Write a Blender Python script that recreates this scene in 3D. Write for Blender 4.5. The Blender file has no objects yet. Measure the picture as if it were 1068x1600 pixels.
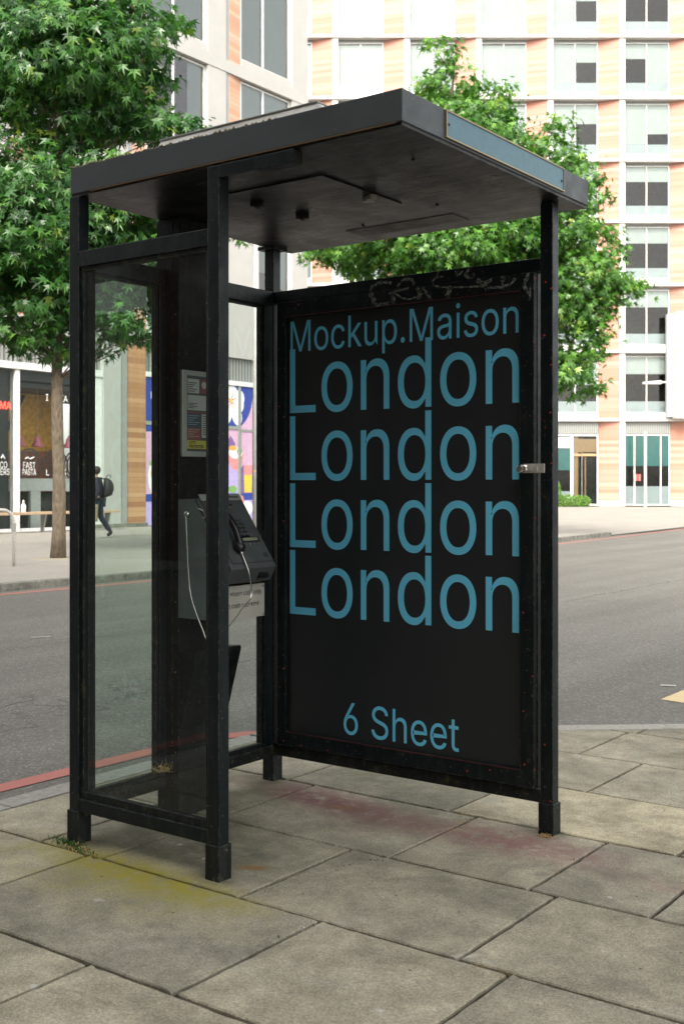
import bpy, math, random, json
from mathutils import Vector, Matrix, Euler
R_=math.radians
SC=bpy.context.scene; COL=SC.collection
random.seed(7)
YAW=.6355; CAM=Vector((3.3681,-2.8544,1.3307))
RV=Vector((math.cos(YAW),math.sin(YAW),0)); FV=Vector((-math.sin(YAW),math.cos(YAW),0))
# ---------------------------------------------------------------- node helpers
def new_mat(name):
    m=bpy.data.materials.new(name); m.use_nodes=True
    nt=m.node_tree; b=nt.nodes['Principled BSDF']; return m,nt,b
def N(nt,t,**k):
    n=nt.nodes.new(t)
    for a,v in k.items(): setattr(n,a,v)
    return n
def setin(nt,sock,v):
    if isinstance(v,bpy.types.NodeSocket): nt.links.new(v,sock)
    else: sock.default_value=v
def math_(nt,op,a,b=0.0,c=None,clamp=False):
    n=N(nt,'ShaderNodeMath',operation=op); n.use_clamp=clamp
    setin(nt,n.inputs[0],a); setin(nt,n.inputs[1],b)
    if c is not None: setin(nt,n.inputs[2],c)
    return n.outputs[0]
def mix(nt,f,a,b,mode='MIX'):
    n=N(nt,'ShaderNodeMix',data_type='RGBA',blend_type=mode)
    setin(nt,n.inputs[0],f)
    for s,v in ((n.inputs[6],a),(n.inputs[7],b)):
        if isinstance(v,(tuple,list)): v=(*v[:3],1)
        setin(nt,s,v)
    return n.outputs[2]
def objco(nt,scale=(1,1,1),loc=(0,0,0)):
    tc=N(nt,'ShaderNodeTexCoord'); mp=N(nt,'ShaderNodeMapping')
    mp.inputs['Scale'].default_value=scale; mp.inputs['Location'].default_value=loc
    nt.links.new(tc.outputs['Object'],mp.inputs[0]); return mp.outputs[0]
def noise(nt,co,scale,detail=4,rough=.6,out='Fac',dist=0):
    n=N(nt,'ShaderNodeTexNoise'); n.inputs['Scale'].default_value=scale
    n.inputs['Detail'].default_value=detail; n.inputs['Roughness'].default_value=rough
    n.inputs['Distortion'].default_value=dist
    if co is not None: nt.links.new(co,n.inputs['Vector'])
    return n.outputs[out]
def voro(nt,co,scale,out='Distance',feature='F1'):
    n=N(nt,'ShaderNodeTexVoronoi',feature=feature); n.inputs['Scale'].default_value=scale
    nt.links.new(co,n.inputs['Vector']); return n.outputs[out]
def ramp(nt,f,stops,interp='LINEAR'):
    n=N(nt,'ShaderNodeValToRGB'); n.color_ramp.interpolation=interp
    e=n.color_ramp.elements
    while len(e)<len(stops): e.new(.5)
    for q,(p,c) in zip(e,stops):
        q.position=p; q.color=(*c[:3],1) if isinstance(c,(tuple,list)) else (c,c,c,1)
    nt.links.new(f,n.inputs[0]); return n.outputs[0]
def bump(nt,b,h,strength=.3,dist=.01):
    n=N(nt,'ShaderNodeBump'); n.inputs['Strength'].default_value=strength; n.inputs['Distance'].default_value=dist
    nt.links.new(h,n.inputs['Height']); nt.links.new(n.outputs[0],b.inputs['Normal'])
def sepz(nt,co):
    n=N(nt,'ShaderNodeSeparateXYZ'); nt.links.new(co,n.inputs[0]); return n.outputs
def plain(name,col,rough=.5,metal=0,var=.12,scale=6,spec=.5,bmp=0):
    m,nt,b=new_mat(name); co=objco(nt)
    n=noise(nt,co,scale,5,.65)
    lo=tuple(max(0,c*(1-var)) for c in col); hi=tuple(min(1,c*(1+var)) for c in col)
    nt.links.new(ramp(nt,n,[(.3,lo),(.7,hi)]),b.inputs['Base Color'])
    b.inputs['Roughness'].default_value=rough; b.inputs['Metallic'].default_value=metal
    b.inputs['Specular IOR Level'].default_value=spec
    if bmp: bump(nt,b,noise(nt,co,scale*8,4),bmp,.004)
    return m
def scl(nt,c,f):
    n=N(nt,'ShaderNodeVectorMath',operation='SCALE'); nt.links.new(c,n.inputs[0]); nt.links.new(f,n.inputs['Scale']); return n.outputs[0]
# ---------------------------------------------------------------- materials
M={}
def paint(name,base,chip=.0,red=0.0,moss=0.0,rough=.42,spec=.27):
    m,nt,b=new_mat(name); co=objco(nt)
    st=objco(nt,(9,9,.8))
    n=noise(nt,co,7,6,.7); s=noise(nt,st,5,5,.7)
    c=mix(nt,n,tuple(k*.75 for k in base),tuple(k*1.35 for k in base))
    dust=math_(nt,'MULTIPLY',ramp(nt,s,[(.5,0),(.82,1)]),.22)
    c=mix(nt,dust,c,(.06,.062,.06))
    if moss:
        mm=ramp(nt,noise(nt,co,22,6,.75),[(.55,0),(.68,1)])
        c=mix(nt,math_(nt,'MULTIPLY',mm,moss),c,(.075,.07,.022))
    # fine chips / scratches
    v=noise(nt,co,85,3,.6)
    ch=ramp(nt,v,[(.67,0),(.70,1)])
    c=mix(nt,math_(nt,'MULTIPLY',ch,min(1,.5+chip)),c,(.17,.17,.16))
    sm=ramp(nt,noise(nt,objco(nt,(4,4,1.2),(3,1,7)),4,6,.72,dist=.7),[(.50,0),(.72,1)])
    c=mix(nt,math_(nt,'MULTIPLY',sm,.30),c,(.050,.056,.052))
    if red:
        # sparse spatter of red paint
        vr=N(nt,'ShaderNodeTexVoronoi'); vr.inputs['Scale'].default_value=48
        nt.links.new(co,vr.inputs['Vector'])
        sp=math_(nt,'LESS_THAN',vr.outputs['Distance'],.20)
        pick=ramp(nt,noise(nt,co,14,4,.8),[(.54,0),(.57,1)])
        se=sepz(nt,vr.outputs['Color']); pk=math_(nt,'GREATER_THAN',se[0],.55)
        f=math_(nt,'MULTIPLY',math_(nt,'MULTIPLY',sp,pick),math_(nt,'MULTIPLY',pk,red))
        c=mix(nt,f,c,(.52,.06,.045))
    bv=N(nt,'ShaderNodeBevel'); bv.samples=4; bv.inputs['Radius'].default_value=.0045
    ge=N(nt,'ShaderNodeNewGeometry'); dt=N(nt,'ShaderNodeVectorMath',operation='DOT_PRODUCT'); nt.links.new(bv.outputs[0],dt.inputs[0]); nt.links.new(ge.outputs['Normal'],dt.inputs[1])
    edge=ramp(nt,dt.outputs['Value'],[(.85,1),(.99,0)])
    wn=ramp(nt,noise(nt,co,33,6,.8),[(.47,0),(.60,1)])
    c=mix(nt,math_(nt,'MULTIPLY',math_(nt,'MULTIPLY',edge,wn),.95),c,(.20,.205,.19))
    scr=ramp(nt,noise(nt,objco(nt,(30,30,2.2)),9,4,.75),[(.66,0),(.72,1)])
    c=mix(nt,math_(nt,'MULTIPLY',scr,.30),c,(.09,.095,.09))
    nt.links.new(c,b.inputs['Base Color'])
    nt.links.new(ramp(nt,n,[(.3,rough-.14),(.7,rough+.20)]),b.inputs['Roughness'])
    b.inputs['Specular IOR Level'].default_value=spec
    bump(nt,b,math_(nt,'ADD',noise(nt,co,240,3),math_(nt,'MULTIPLY',noise(nt,co,18,4),2.0)),.14,.002)
    return m
M['paint']=paint('black_green_paint',(.0018,.0062,.0080))
M['paint_red']=paint('spattered_black_paint',(.0018,.0062,.0078),.2,1)
M['paint_moss']=paint('mossy_black_paint',(.0040,.0065,.0070),.25,0,.8,.55)
M['fascia']=paint('weathered_grey_black_fascia',(.050,.061,.068),.4,0,.35,.48,.4)
M['column']=paint('dull_black_column',(.0030,.0052,.0055),0,0,0,.5,.16)
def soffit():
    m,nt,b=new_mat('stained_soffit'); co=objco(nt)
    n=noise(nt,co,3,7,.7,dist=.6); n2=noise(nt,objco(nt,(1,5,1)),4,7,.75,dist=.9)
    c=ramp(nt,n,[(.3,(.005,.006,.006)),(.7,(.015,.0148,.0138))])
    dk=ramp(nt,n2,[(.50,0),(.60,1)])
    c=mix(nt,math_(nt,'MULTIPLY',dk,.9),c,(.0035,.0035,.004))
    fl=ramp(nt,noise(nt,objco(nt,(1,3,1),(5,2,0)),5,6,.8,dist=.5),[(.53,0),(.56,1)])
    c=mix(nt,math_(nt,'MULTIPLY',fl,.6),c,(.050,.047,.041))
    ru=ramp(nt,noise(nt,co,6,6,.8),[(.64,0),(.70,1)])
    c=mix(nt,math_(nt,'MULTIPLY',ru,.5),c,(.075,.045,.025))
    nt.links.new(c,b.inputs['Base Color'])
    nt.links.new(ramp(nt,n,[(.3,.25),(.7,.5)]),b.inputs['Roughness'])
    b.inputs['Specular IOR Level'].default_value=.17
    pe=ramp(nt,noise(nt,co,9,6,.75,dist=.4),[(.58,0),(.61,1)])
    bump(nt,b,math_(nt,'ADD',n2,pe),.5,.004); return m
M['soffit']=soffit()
M['soffit_light']=paint('brown_grey_soffit_panel',(.026,.024,.020),.1,0,0,.5)
M['roof_tray']=plain('pale_roof_tray',(.62,.61,.58),.6,0,.25,9)
M['steel']=plain('brushed_steel',(.62,.60,.56),.38,.45,.25,30)
M['alu']=plain('grey_aluminium',(.30,.31,.29),.45,.3,.12,18)
M['blue_panel']=plain('teal_blue_sign_panel',(.060,.165,.22),.38,0,.12,40,.4)
M['gold_trim']=plain('dull_brass_trim',(.30,.23,.12),.4,.5)
M['poster']=plain('charcoal_poster_paper',(.0240,.0262,.0300),.34,0,.08,3,.35)
M['poster_blue']=plain('blue_poster_ink',(.17,.67,1.0),.34,0,.03,3,.35)
M['graffiti']=plain('faded_graffiti',(.14,.15,.145),.7,0,.5,60)
M['rubber']=plain('black_seal',(.004,.004,.004),.7)
M['screw']=plain('screw_metal',(.3,.3,.28),.4,.8)
def glass(name,tint=(.93,.97,.95),dirt=.06,ior=1.5,r=.0,refl=1.0):
    m=bpy.data.materials.new(name); m.use_nodes=True; nt=m.node_tree
    nt.nodes.remove(nt.nodes['Principled BSDF']); out=nt.nodes['Material Output']
    tr=N(nt,'ShaderNodeBsdfTransparent'); tr.inputs[0].default_value=(*tint,1)
    gl=N(nt,'ShaderNodeBsdfGlossy'); gl.inputs['Roughness'].default_value=r
    fr=N(nt,'ShaderNodeFresnel'); fr.inputs[0].default_value=ior
    f=math_(nt,'MULTIPLY',fr.outputs[0],refl,clamp=True)
    mx=N(nt,'ShaderNodeMixShader'); nt.links.new(f,mx.inputs[0]); nt.links.new(tr.outputs[0],mx.inputs[1]); nt.links.new(gl.outputs[0],mx.inputs[2])
    df=N(nt,'ShaderNodeBsdfDiffuse'); df.inputs[0].default_value=(.42,.42,.38,1)
    co=objco(nt,(1,1,.35)); n=noise(nt,co,9,7,.7)
    z=sepz(nt,objco(nt))[2]
    lowf=ramp(nt,math_(nt,'ADD',z,math_(nt,'MULTIPLY',n,.12)),[(.0,1),(.24,.55),(.30,.12),(.9,0)])
    d=math_(nt,'MULTIPLY',ramp(nt,n,[(.35,.25),(.8,1)]),dirt)
    d=math_(nt,'ADD',d,math_(nt,'MULTIPLY',lowf,dirt*2.2),clamp=True)
    m2=N(nt,'ShaderNodeMixShader'); nt.links.new(d,m2.inputs[0]); nt.links.new(mx.outputs[0],m2.inputs[1]); nt.links.new(df.outputs[0],m2.inputs[2])
    nt.links.new(m2.outputs[0],out.inputs[0]); return m
M['kglass']=glass('kiosk_glass',(.82,.90,.86),.006,1.5,0,1.0)
M['wglass']=glass('window_glass',(.80,.86,.84),0,1.5,.0,1.0)
M['lbglass']=glass('tinted_window_glass',(.74,.82,.80),0,1.6,.0,2.2)
M['shopglass']=glass('shop_glass',(.90,.94,.92),0,1.45,0,.8)
def slab_mat():
    m,nt,b=new_mat('concrete_paving'); co=objco(nt)
    at=N(nt,'ShaderNodeAttribute',attribute_name='tone'); tone=at.outputs['Fac']
    big=noise(nt,co,1.3,5,.6); mid=noise(nt,co,7,6,.7); fine=noise(nt,co,140,4,.8); gr=noise(nt,co,420,2,.7)
    c=mix(nt,ramp(nt,big,[(.3,0),(.7,1)]),(.225,.210,.155),(.315,.288,.218))
    c=mix(nt,tone,c,mix(nt,mid,(.46,.40,.265),(.58,.52,.37)))
    m2=noise(nt,co,3.1,6,.65,dist=.5)
    c=scl(nt,c,math_(nt,'ADD',math_(nt,'MULTIPLY',math_(nt,'SUBTRACT',mid,.5),1.15),1.0))
    c=scl(nt,c,math_(nt,'ADD',math_(nt,'MULTIPLY',math_(nt,'SUBTRACT',m2,.5),1.7),1.0))
    g1=noise(nt,co,135,4,.75)
    sh=N(nt,'ShaderNodeAttribute',attribute_name='shade'); c=scl(nt,c,sh.outputs['Fac'])
    pt=ramp(nt,noise(nt,co,2.2,7,.78,dist=1.2),[(.55,0),(.63,1)]); c=mix(nt,math_(nt,'MULTIPLY',pt,.30),c,(.36,.345,.29))
    pd=ramp(nt,noise(nt,objco(nt,(1,1,1),(9,4,0)),2.8,7,.8,dist=1.0),[(.56,0),(.66,1)]); c=mix(nt,math_(nt,'MULTIPLY',pd,.35),c,(.115,.108,.085))
    c=scl(nt,c,math_(nt,'MAXIMUM',math_(nt,'ADD',math_(nt,'MULTIPLY',math_(nt,'SUBTRACT',g1,.5),1.45),1.0),.3))
    vg=sepz(nt,voro(nt,co,210,'Color'))[0]
    c=scl(nt,c,math_(nt,'ADD',math_(nt,'MULTIPLY',math_(nt,'SUBTRACT',vg,.5),.42),1.0))
    def stain_shade(c,x,y,rx,ry,ang,col,amt,nscale,lo=.38,hi=.62,soft=1.0):
        mp=N(nt,'ShaderNodeMapping',vector_type='TEXTURE'); mp.inputs['Location'].default_value=(x,y,0); mp.inputs['Rotation'].default_value=(0,0,R_(ang)); mp.inputs['Scale'].default_value=(rx,ry,100)
        tc=N(nt,'ShaderNodeTexCoord'); nt.links.new(tc.outputs['Object'],mp.inputs[0])
        vl=N(nt,'ShaderNodeVectorMath',operation='LENGTH'); nt.links.new(mp.outputs[0],vl.inputs[0])
        fall=ramp(nt,vl.outputs['Value'],[(.0,1),(.35*soft,.85),(.99,0)])
        nn=noise(nt,co,nscale,6,.7)
        f=math_(nt,'MULTIPLY',fall,ramp(nt,nn,[(lo,0.15),(hi,1)]))
        return mix(nt,math_(nt,'MULTIPLY',f,amt,clamp=True),c,col)
    c=stain_shade(c,.50,-.11,.66,.15,-3,(.29,.25,.03),1.25,13,.34,.58)
    c=stain_shade(c,.42,-.17,.85,.34,-3,(.25,.225,.06),.75,7)
    c=stain_shade(c,-.05,-.12,.35,.09,60,(.21,.19,.05),.6,8)
    c=stain_shade(c,.48,1.0,.70,.19,-8,(.175,.062,.075),.9,13,.33,.52)
    c=stain_shade(c,.05,.02,.12,.09,0,(.05,.05,.035),.9,12)  # dark patches at feet and back wall: dirt plus painted-in contact shade
    c=stain_shade(c,.73,.03,.14,.08,0,(.055,.055,.035),.9,12)
    c=stain_shade(c,1.40,1.15,.12,.08,0,(.07,.065,.04),.9,12)
    c=stain_shade(c,.03,1.15,.16,.12,0,(.06,.06,.04),.9,12)
    c=stain_shade(c,.03,.6,.12,.75,0,(.075,.075,.05),.75,9)
    c=stain_shade(c,1.33,.97,.55,.20,0,(.23,.10,.10),.8,15,.36,.54)
    c=stain_shade(c,2.0,.85,.45,.10,-3,(.25,.13,.12),.45,10)
    c=stain_shade(c,.82,.86,.28,.2,10,(.18,.10,.09),.5,9)
    c=stain_shade(c,.745,.175,.09,.035,30,(.26,.12,.02),.9,20,.3,.5)
    c=stain_shade(c,.56,.97,.12,.04,10,(.27,.15,.04),.6,20)
    c=stain_shade(c,.35,.35,.55,.38,0,(.075,.078,.045),.85,5)  # green algae, darkened to paint in shade beneath the kiosk
    c=stain_shade(c,.02,.95,.3,.4,0,(.11,.105,.06),.7,6)
    c=stain_shade(c,.45,1.42,.6,.2,0,(.13,.135,.07),.75,6)
    c=stain_shade(c,.60,.12,.4,.10,0,(.10,.10,.065),.6,8)
    c=stain_shade(c,.55,.25,.35,.08,15,(.06,.055,.045),.55,12)
    c=stain_shade(c,1.0,1.42,.07,.09,30,(.42,.40,.33),.8,25,.35,.5)
    c=stain_shade(c,1.62,1.70,.04,.02,0,(.6,.6,.56),.8,30)
    c=stain_shade(c,1.72,-.46,.03,.02,0,(.62,.6,.55),.8,40)
    c=stain_shade(c,.55,-.35,.03,.02,0,(.5,.5,.46),.8,40)
    c=stain_shade(c,1.15,.6,.9,.07,-2,(.13,.12,.09),.45,7)
    c=stain_shade(c,1.72,-.03,.05,.02,40,(.62,.60,.55),.7,40)
    # small dark specks
    v=N(nt,'ShaderNodeTexVoronoi'); v.inputs['Scale'].default_value=11; nt.links.new(co,v.inputs['Vector'])
    sp=math_(nt,'MULTIPLY',math_(nt,'LESS_THAN',v.outputs['Distance'],.055),math_(nt,'GREATER_THAN',sepz(nt,v.outputs['Color'])[1],.62))
    c=mix(nt,math_(nt,'MULTIPLY',sp,.8),c,(.05,.045,.04))
    v=N(nt,'ShaderNodeTexVoronoi'); v.inputs['Scale'].default_value=5.3; nt.links.new(co,v.inputs['Vector'])
    sp=math_(nt,'MULTIPLY',math_(nt,'LESS_THAN',v.outputs['Distance'],.06),math_(nt,'GREATER_THAN',sepz(nt,v.outputs['Color'])[2],.7))
    c=mix(nt,math_(nt,'MULTIPLY',sp,.7),c,(.5,.48,.44))
    hs=N(nt,'ShaderNodeHueSaturation'); hs.inputs['Saturation'].default_value=1.0; hs.inputs['Value'].default_value=.88
    nt.links.new(c,hs.inputs['Color']); c=hs.outputs[0]
    nt.links.new(c,b.inputs['Base Color']); b.inputs['Roughness'].default_value=.85; b.inputs['Specular IOR Level'].default_value=.3
    h=math_(nt,'ADD',math_(nt,'MULTIPLY',g1,.9),math_(nt,'MULTIPLY',mid,.5))
    bump(nt,b,h,.5,.004); return m
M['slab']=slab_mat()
def road_mat():
    m,nt,b=new_mat('asphalt'); co=objco(nt)
    v=voro(nt,co,85,'Color'); g=sepz(nt,v)[0]; fine=noise(nt,co,160,3,.8); big=noise(nt,co,.7,5,.6)
    c=ramp(nt,g,[(0,(.055,.053,.047)),(.5,(.115,.110,.098)),(.85,(.195,.186,.166)),(1,(.36,.345,.31))])
    c=mix(nt,.45,c,ramp(nt,fine,[(.3,(.065,.062,.055)),(.7,(.20,.191,.17))]))
    c=mix(nt,.25,c,ramp(nt,big,[(.3,(.085,.081,.072)),(.7,(.165,.158,.140))]))
    tk=noise(nt,objco(nt,(1.1,.05,1)),1.3,4,.6); c=scl(nt,c,math_(nt,'ADD',math_(nt,'MULTIPLY',tk,.9),.58))
    ob=ramp(nt,noise(nt,co,1.7,6,.75),[(.60,0),(.70,1)]); c=mix(nt,math_(nt,'MULTIPLY',ob,.3),c,(.07,.067,.06))
    # worn cracks: one long seam and a crazed patch
    dn=N(nt,'ShaderNodeVectorMath',operation='ADD'); nn=noise(nt,co,3.2,5,.7,'Color'); sc=N(nt,'ShaderNodeVectorMath',operation='SCALE'); sc.inputs['Scale'].default_value=.35
    nt.links.new(nn,sc.inputs[0]); nt.links.new(co,dn.inputs[0]); nt.links.new(sc.outputs[0],dn.inputs[1])
    sx=sepz(nt,dn.outputs[0])
    seam=math_(nt,'LESS_THAN',math_(nt,'ABSOLUTE',math_(nt,'SUBTRACT',sx[0],-2.62)),.012)
    brk=ramp(nt,noise(nt,co,2.2,4),[(.42,0),(.5,1)])
    c=mix(nt,math_(nt,'MULTIPLY',math_(nt,'MULTIPLY',seam,brk),.75),c,(.02,.02,.02))
    ve=voro(nt,dn.outputs[0],4.5,'Distance','DISTANCE_TO_EDGE')
    mp=N(nt,'ShaderNodeMapping',vector_type='TEXTURE'); mp.inputs['Location'].default_value=(-2.55,1.6,0); mp.inputs['Scale'].default_value=(.45,1.3,100)
    tc=N(nt,'ShaderNodeTexCoord'); nt.links.new(tc.outputs['Object'],mp.inputs[0])
    vl=N(nt,'ShaderNodeVectorMath',operation='LENGTH'); nt.links.new(mp.outputs[0],vl.inputs[0])
    cf=math_(nt,'MULTIPLY',math_(nt,'LESS_THAN',ve,.035),math_(nt,'LESS_THAN',vl.outputs['Value'],1))
    c=mix(nt,math_(nt,'MULTIPLY',math_(nt,'MULTIPLY',cf,brk),.6),c,(.03,.03,.028))
    nt.links.new(c,b.inputs['Base Color']); b.inputs['Roughness'].default_value=.8; b.inputs['Specular IOR Level'].default_value=.35
    bump(nt,b,math_(nt,'ADD',g,fine),.4,.004); return m
M['road']=road_mat()
M['gap']=plain('dirt_joint',(.028,.024,.018),.95,0,.5,30)
M['kerb']=plain('granite_kerb',(.29,.28,.25),.8,0,.25,30,.3,.3)
M['farkerb']=plain('weathered_granite_kerb',(.17,.165,.14),.85,0,.55,7,.3,.4)
def red_line():
    m,nt,b=new_mat('red_road_paint'); co=objco(nt)
    n=noise(nt,co,18,7,.75); fine=noise(nt,co,170,3,.8)
    c=mix(nt,n,(.34,.105,.085),(.46,.185,.15))
    w=ramp(nt,math_(nt,'ADD',math_(nt,'MULTIPLY',n,.7),math_(nt,'MULTIPLY',fine,.4)),[(.62,0),(.72,1)])
    c=mix(nt,math_(nt,'MULTIPLY',w,.7),c,(.15,.14,.13))
    nt.links.new(c,b.inputs['Base Color']); b.inputs['Roughness'].default_value=.75; bump(nt,b,fine,.5,.004); return m
M['redline']=red_line()
M['yellow']=plain('worn_cream_paint',(.56,.44,.26),.75,0,.2,40,.3,.3)
def farpave():
    m,nt,b=new_mat('pale_paving'); co=objco(nt)
    br=N(nt,'ShaderNodeTexBrick'); nt.links.new(co,br.inputs[0])
    br.inputs['Scale'].default_value=1; br.inputs['Brick Width'].default_value=.9; br.inputs['Row Height'].default_value=.6
    br.inputs['Mortar Size'].default_value=.006; br.inputs['Color1'].default_value=(.27,.25,.22,1); br.inputs['Color2'].default_value=(.31,.29,.255,1); br.inputs['Mortar'].default_value=(.2,.19,.16,1)
    n=noise(nt,co,.6,6,.65); n2=noise(nt,co,8,5,.7)
    c=mix(nt,.45,br.outputs[0],ramp(nt,n,[(.3,(.20,.188,.16)),(.7,(.34,.32,.285))]))
    c=mix(nt,.25,c,ramp(nt,n2,[(.3,(.15,.14,.12)),(.7,(.38,.36,.325))]))
    nt.links.new(c,b.inputs['Base Color']); b.inputs['Roughness'].default_value=.75; return m
M['farpave']=farpave()
def cladding(name,cols,h,axis=2,dark=(.10,.055,.03)):
    m,nt,b=new_mat(name); co=objco(nt); s=sepz(nt,co)
    z=math_(nt,'DIVIDE',s[axis],h); fl=math_(nt,'FLOOR',z); fr=math_(nt,'FRACT',z)
    wn=N(nt,'ShaderNodeTexWhiteNoise',noise_dimensions='1D'); nt.links.new(fl,wn.inputs['W'])
    c=ramp(nt,wn.outputs['Value'],[(0,cols[0]),(.33,cols[1]),(.66,cols[2]),(1,cols[3])])
    g=noise(nt,objco(nt,(1,1,22)),2.5,5,.7)
    c=mix(nt,.3,c,mix(nt,g,cols[0],cols[3]))
    gap=math_(nt,'LESS_THAN',fr,.055)
    c=mix(nt,math_(nt,'MULTIPLY',gap,.7),c,dark)
    nt.links.new(c,b.inputs['Base Color']); b.inputs['Roughness'].default_value=.6
    return m
M['wood']=cladding('cedar_cladding',[(.28,.115,.05),(.38,.18,.085),(.47,.25,.13),(.54,.33,.19)],.155)
M['wood_pale']=cladding('pale_terracotta_cladding',[(.35,.140,.090),(.39,.165,.112),(.42,.205,.152),(.47,.28,.225)],.20,dark=(.4,.22,.13))
M['wood_upper']=cladding('sunlit_cedar_cladding',[(.46,.235,.145),(.52,.29,.185),(.56,.34,.23),(.62,.42,.31)],.155,dark=(.3,.16,.1))
M['white']=plain('off_white_panel',(.39,.38,.36),.55,0,.05,1.5)
M['white_bright']=plain('white_panel',(.56,.55,.53),.5,0,.04,1.5)
M['greyside']=plain('grey_reveal',(.27,.275,.265),.6,0,.05,2)
def louvre():
    m,nt,b=new_mat('ribbed_louvre'); s=sepz(nt,objco(nt)); 
    # ribs run upright along the wall in either direction
    u=math_(nt,'ADD',s[0],s[1]); w=math_(nt,'FRACT',math_(nt,'MULTIPLY',u,6.5))
    c=ramp(nt,w,[(.0,(.045,.047,.043)),(.4,(.22,.225,.21)),(.8,(.30,.31,.29)),(1,(.05,.05,.05))])
    nt.links.new(c,b.inputs['Base Color']); b.inputs['Roughness'].default_value=.5; return m
M['louvre']=louvre()
M['frame_grey']=plain('white_window_frame',(.66,.66,.64),.45)
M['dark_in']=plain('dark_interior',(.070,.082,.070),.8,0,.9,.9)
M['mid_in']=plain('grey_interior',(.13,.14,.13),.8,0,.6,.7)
M['blind']=plain('pale_roller_blind',(.47,.49,.48),.8,0,.05,2)
M['frost']=plain('frosted_glass_band',(.40,.43,.45),.35,0,.06,2)
M['teal']=plain('teal_blind',(.03,.17,.165),.6,0,.12,2)
def em(name,col,st,base=None):
    m,nt,b=new_mat(name); b.inputs['Base Color'].default_value=(*(base or col),1)
    b.inputs['Emission Color'].default_value=(*col,1); b.inputs['Emission Strength'].default_value=st; return m
M['striplight']=em('ceiling_strip_light',(1,.85,.55),1.6)
M['neon']=em('red_neon',(1,.05,.03),1.3)
M['bulb']=em('warm_bulb',(1,.75,.45),6)
def leafmat(name,a,b_,seed):
    m=bpy.data.materials.new(name); m.use_nodes=True; nt=m.node_tree; b=nt.nodes['Principled BSDF']
    at=N(nt,'ShaderNodeAttribute',attribute_name='leaf')
    c=ramp(nt,at.outputs['Fac'],[(0,a[0]),(.45,a[1]),(.85,a[2]),(1,a[3])])
    nt.links.new(c,b.inputs['Base Color']); b.inputs['Roughness'].default_value=.38; b.inputs['Specular IOR Level'].default_value=.55
    tl=N(nt,'ShaderNodeBsdfTranslucent'); 
    hs=N(nt,'ShaderNodeHueSaturation'); hs.inputs['Value'].default_value=1.5; hs.inputs['Saturation'].default_value=1.1; nt.links.new(c,hs.inputs['Color']); nt.links.new(hs.outputs[0],tl.inputs[0])
    mx=N(nt,'ShaderNodeMixShader'); mx.inputs[0].default_value=b_; out=nt.nodes['Material Output']
    nt.links.new(b.outputs[0],mx.inputs[1]); nt.links.new(tl.outputs[0],mx.inputs[2]); nt.links.new(mx.outputs[0],out.inputs[0]); return m
M['leaf']=leafmat('maple_leaf_green',[(.018,.070,.016),(.044,.135,.026),(.10,.235,.040),(.28,.36,.06)],.30,1)
M['leaf2']=leafmat('bright_maple_leaf',[(.030,.100,.016),(.070,.185,.026),(.14,.30,.042),(.33,.42,.07)],.34,2)
def barkm():
    m,nt,b=new_mat('tree_bark'); co=objco(nt,(1,1,.28)); n=noise(nt,co,16,7,.75,dist=.8); v=voro(nt,co,26)
    c=ramp(nt,n,[(.3,(.05,.037,.024)),(.5,(.125,.096,.064)),(.72,(.22,.18,.13))]); c=mix(nt,.35,c,ramp(nt,v,[(0,(.05,.04,.03)),(.6,(.26,.21,.15))]))
    nt.links.new(c,b.inputs['Base Color']); b.inputs['Roughness'].default_value=.9; bump(nt,b,math_(nt,'ADD',n,v),.9,.03); return m
M['bark']=barkm()
for n,c,r in [('pink',(.62,.20,.27),.4),('m_pink',(.60,.37,.52),.5),('m_blue',(.025,.05,.30),.5),('m_lilac',(.46,.36,.68),.5),('m_purple',(.20,.11,.30),.5),('m_white',(.78,.77,.78),.5),('m_red',(.75,.10,.09),.5),('m_orange',(.72,.34,.07),.5),('m_yellow',(.75,.52,.06),.5),('m_green',(.20,.38,.10),.5),('m_salmon',(.68,.26,.26),.5),
    ('text_white',(.72,.72,.70),.5),('text_black',(.01,.01,.01),.5),('sign_plate',(.36,.35,.31),.45),('n_dark',(.05,.06,.06),.5),('n_white',(.34,.35,.34),.5),('n_red',(.20,.07,.06),.5),('n_blue',(.04,.07,.11),.5),('n_yellow',(.40,.36,.07),.5),
    ('jacket',(.014,.017,.030),.8),('jeans',(.016,.022,.038),.85),('skin',(.42,.22,.15),.55),('hair',(.03,.02,.015),.7),('pack',(.012,.012,.013),.6),('boot',(.01,.011,.014),.5),('bag',(.22,.18,.11),.8),
    ('bench_wood',(.42,.30,.19),.6),('counter',(.62,.66,.64),.5),('stool',(.06,.045,.04),.5),('bottle',(.78,.78,.76),.35),('phone_body',(.060,.067,.069),.42),('phone_face',(.058,.065,.065),.4),('phone_black',(.006,.006,.007),.35),('phone_side',(.14,.168,.182),.42),('key',(.012,.013,.014),.4),('lcd',(.20,.22,.15),.3),('rust_edge',(.16,.09,.04),.7),
    ('mustard_wall',(.66,.36,.085),.7),('mural_pinkwall',(.42,.17,.11),.7),('mural_grey',(.20,.19,.18),.6),('hedge_core',(.05,.09,.02),.9),('door_wood',(.36,.22,.11),.6),('sign_pale',(.55,.60,.58),.5),('straw',(.50,.36,.17),.9),('soil',(.10,.08,.05),.95),('sand',(.30,.265,.205),.95),('lamp_grey',(.42,.41,.39),.5),('column_white',(.34,.33,.32),.6)]:
    M[n]=plain(n,c,r,0,.10 if n not in('mustard_wall','mural_pinkwall','jacket','phone_side','phone_face') else .3,8)
M['chrome']=plain('chrome_steel',(.62,.61,.57),.22,1.0,.1,20)
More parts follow.
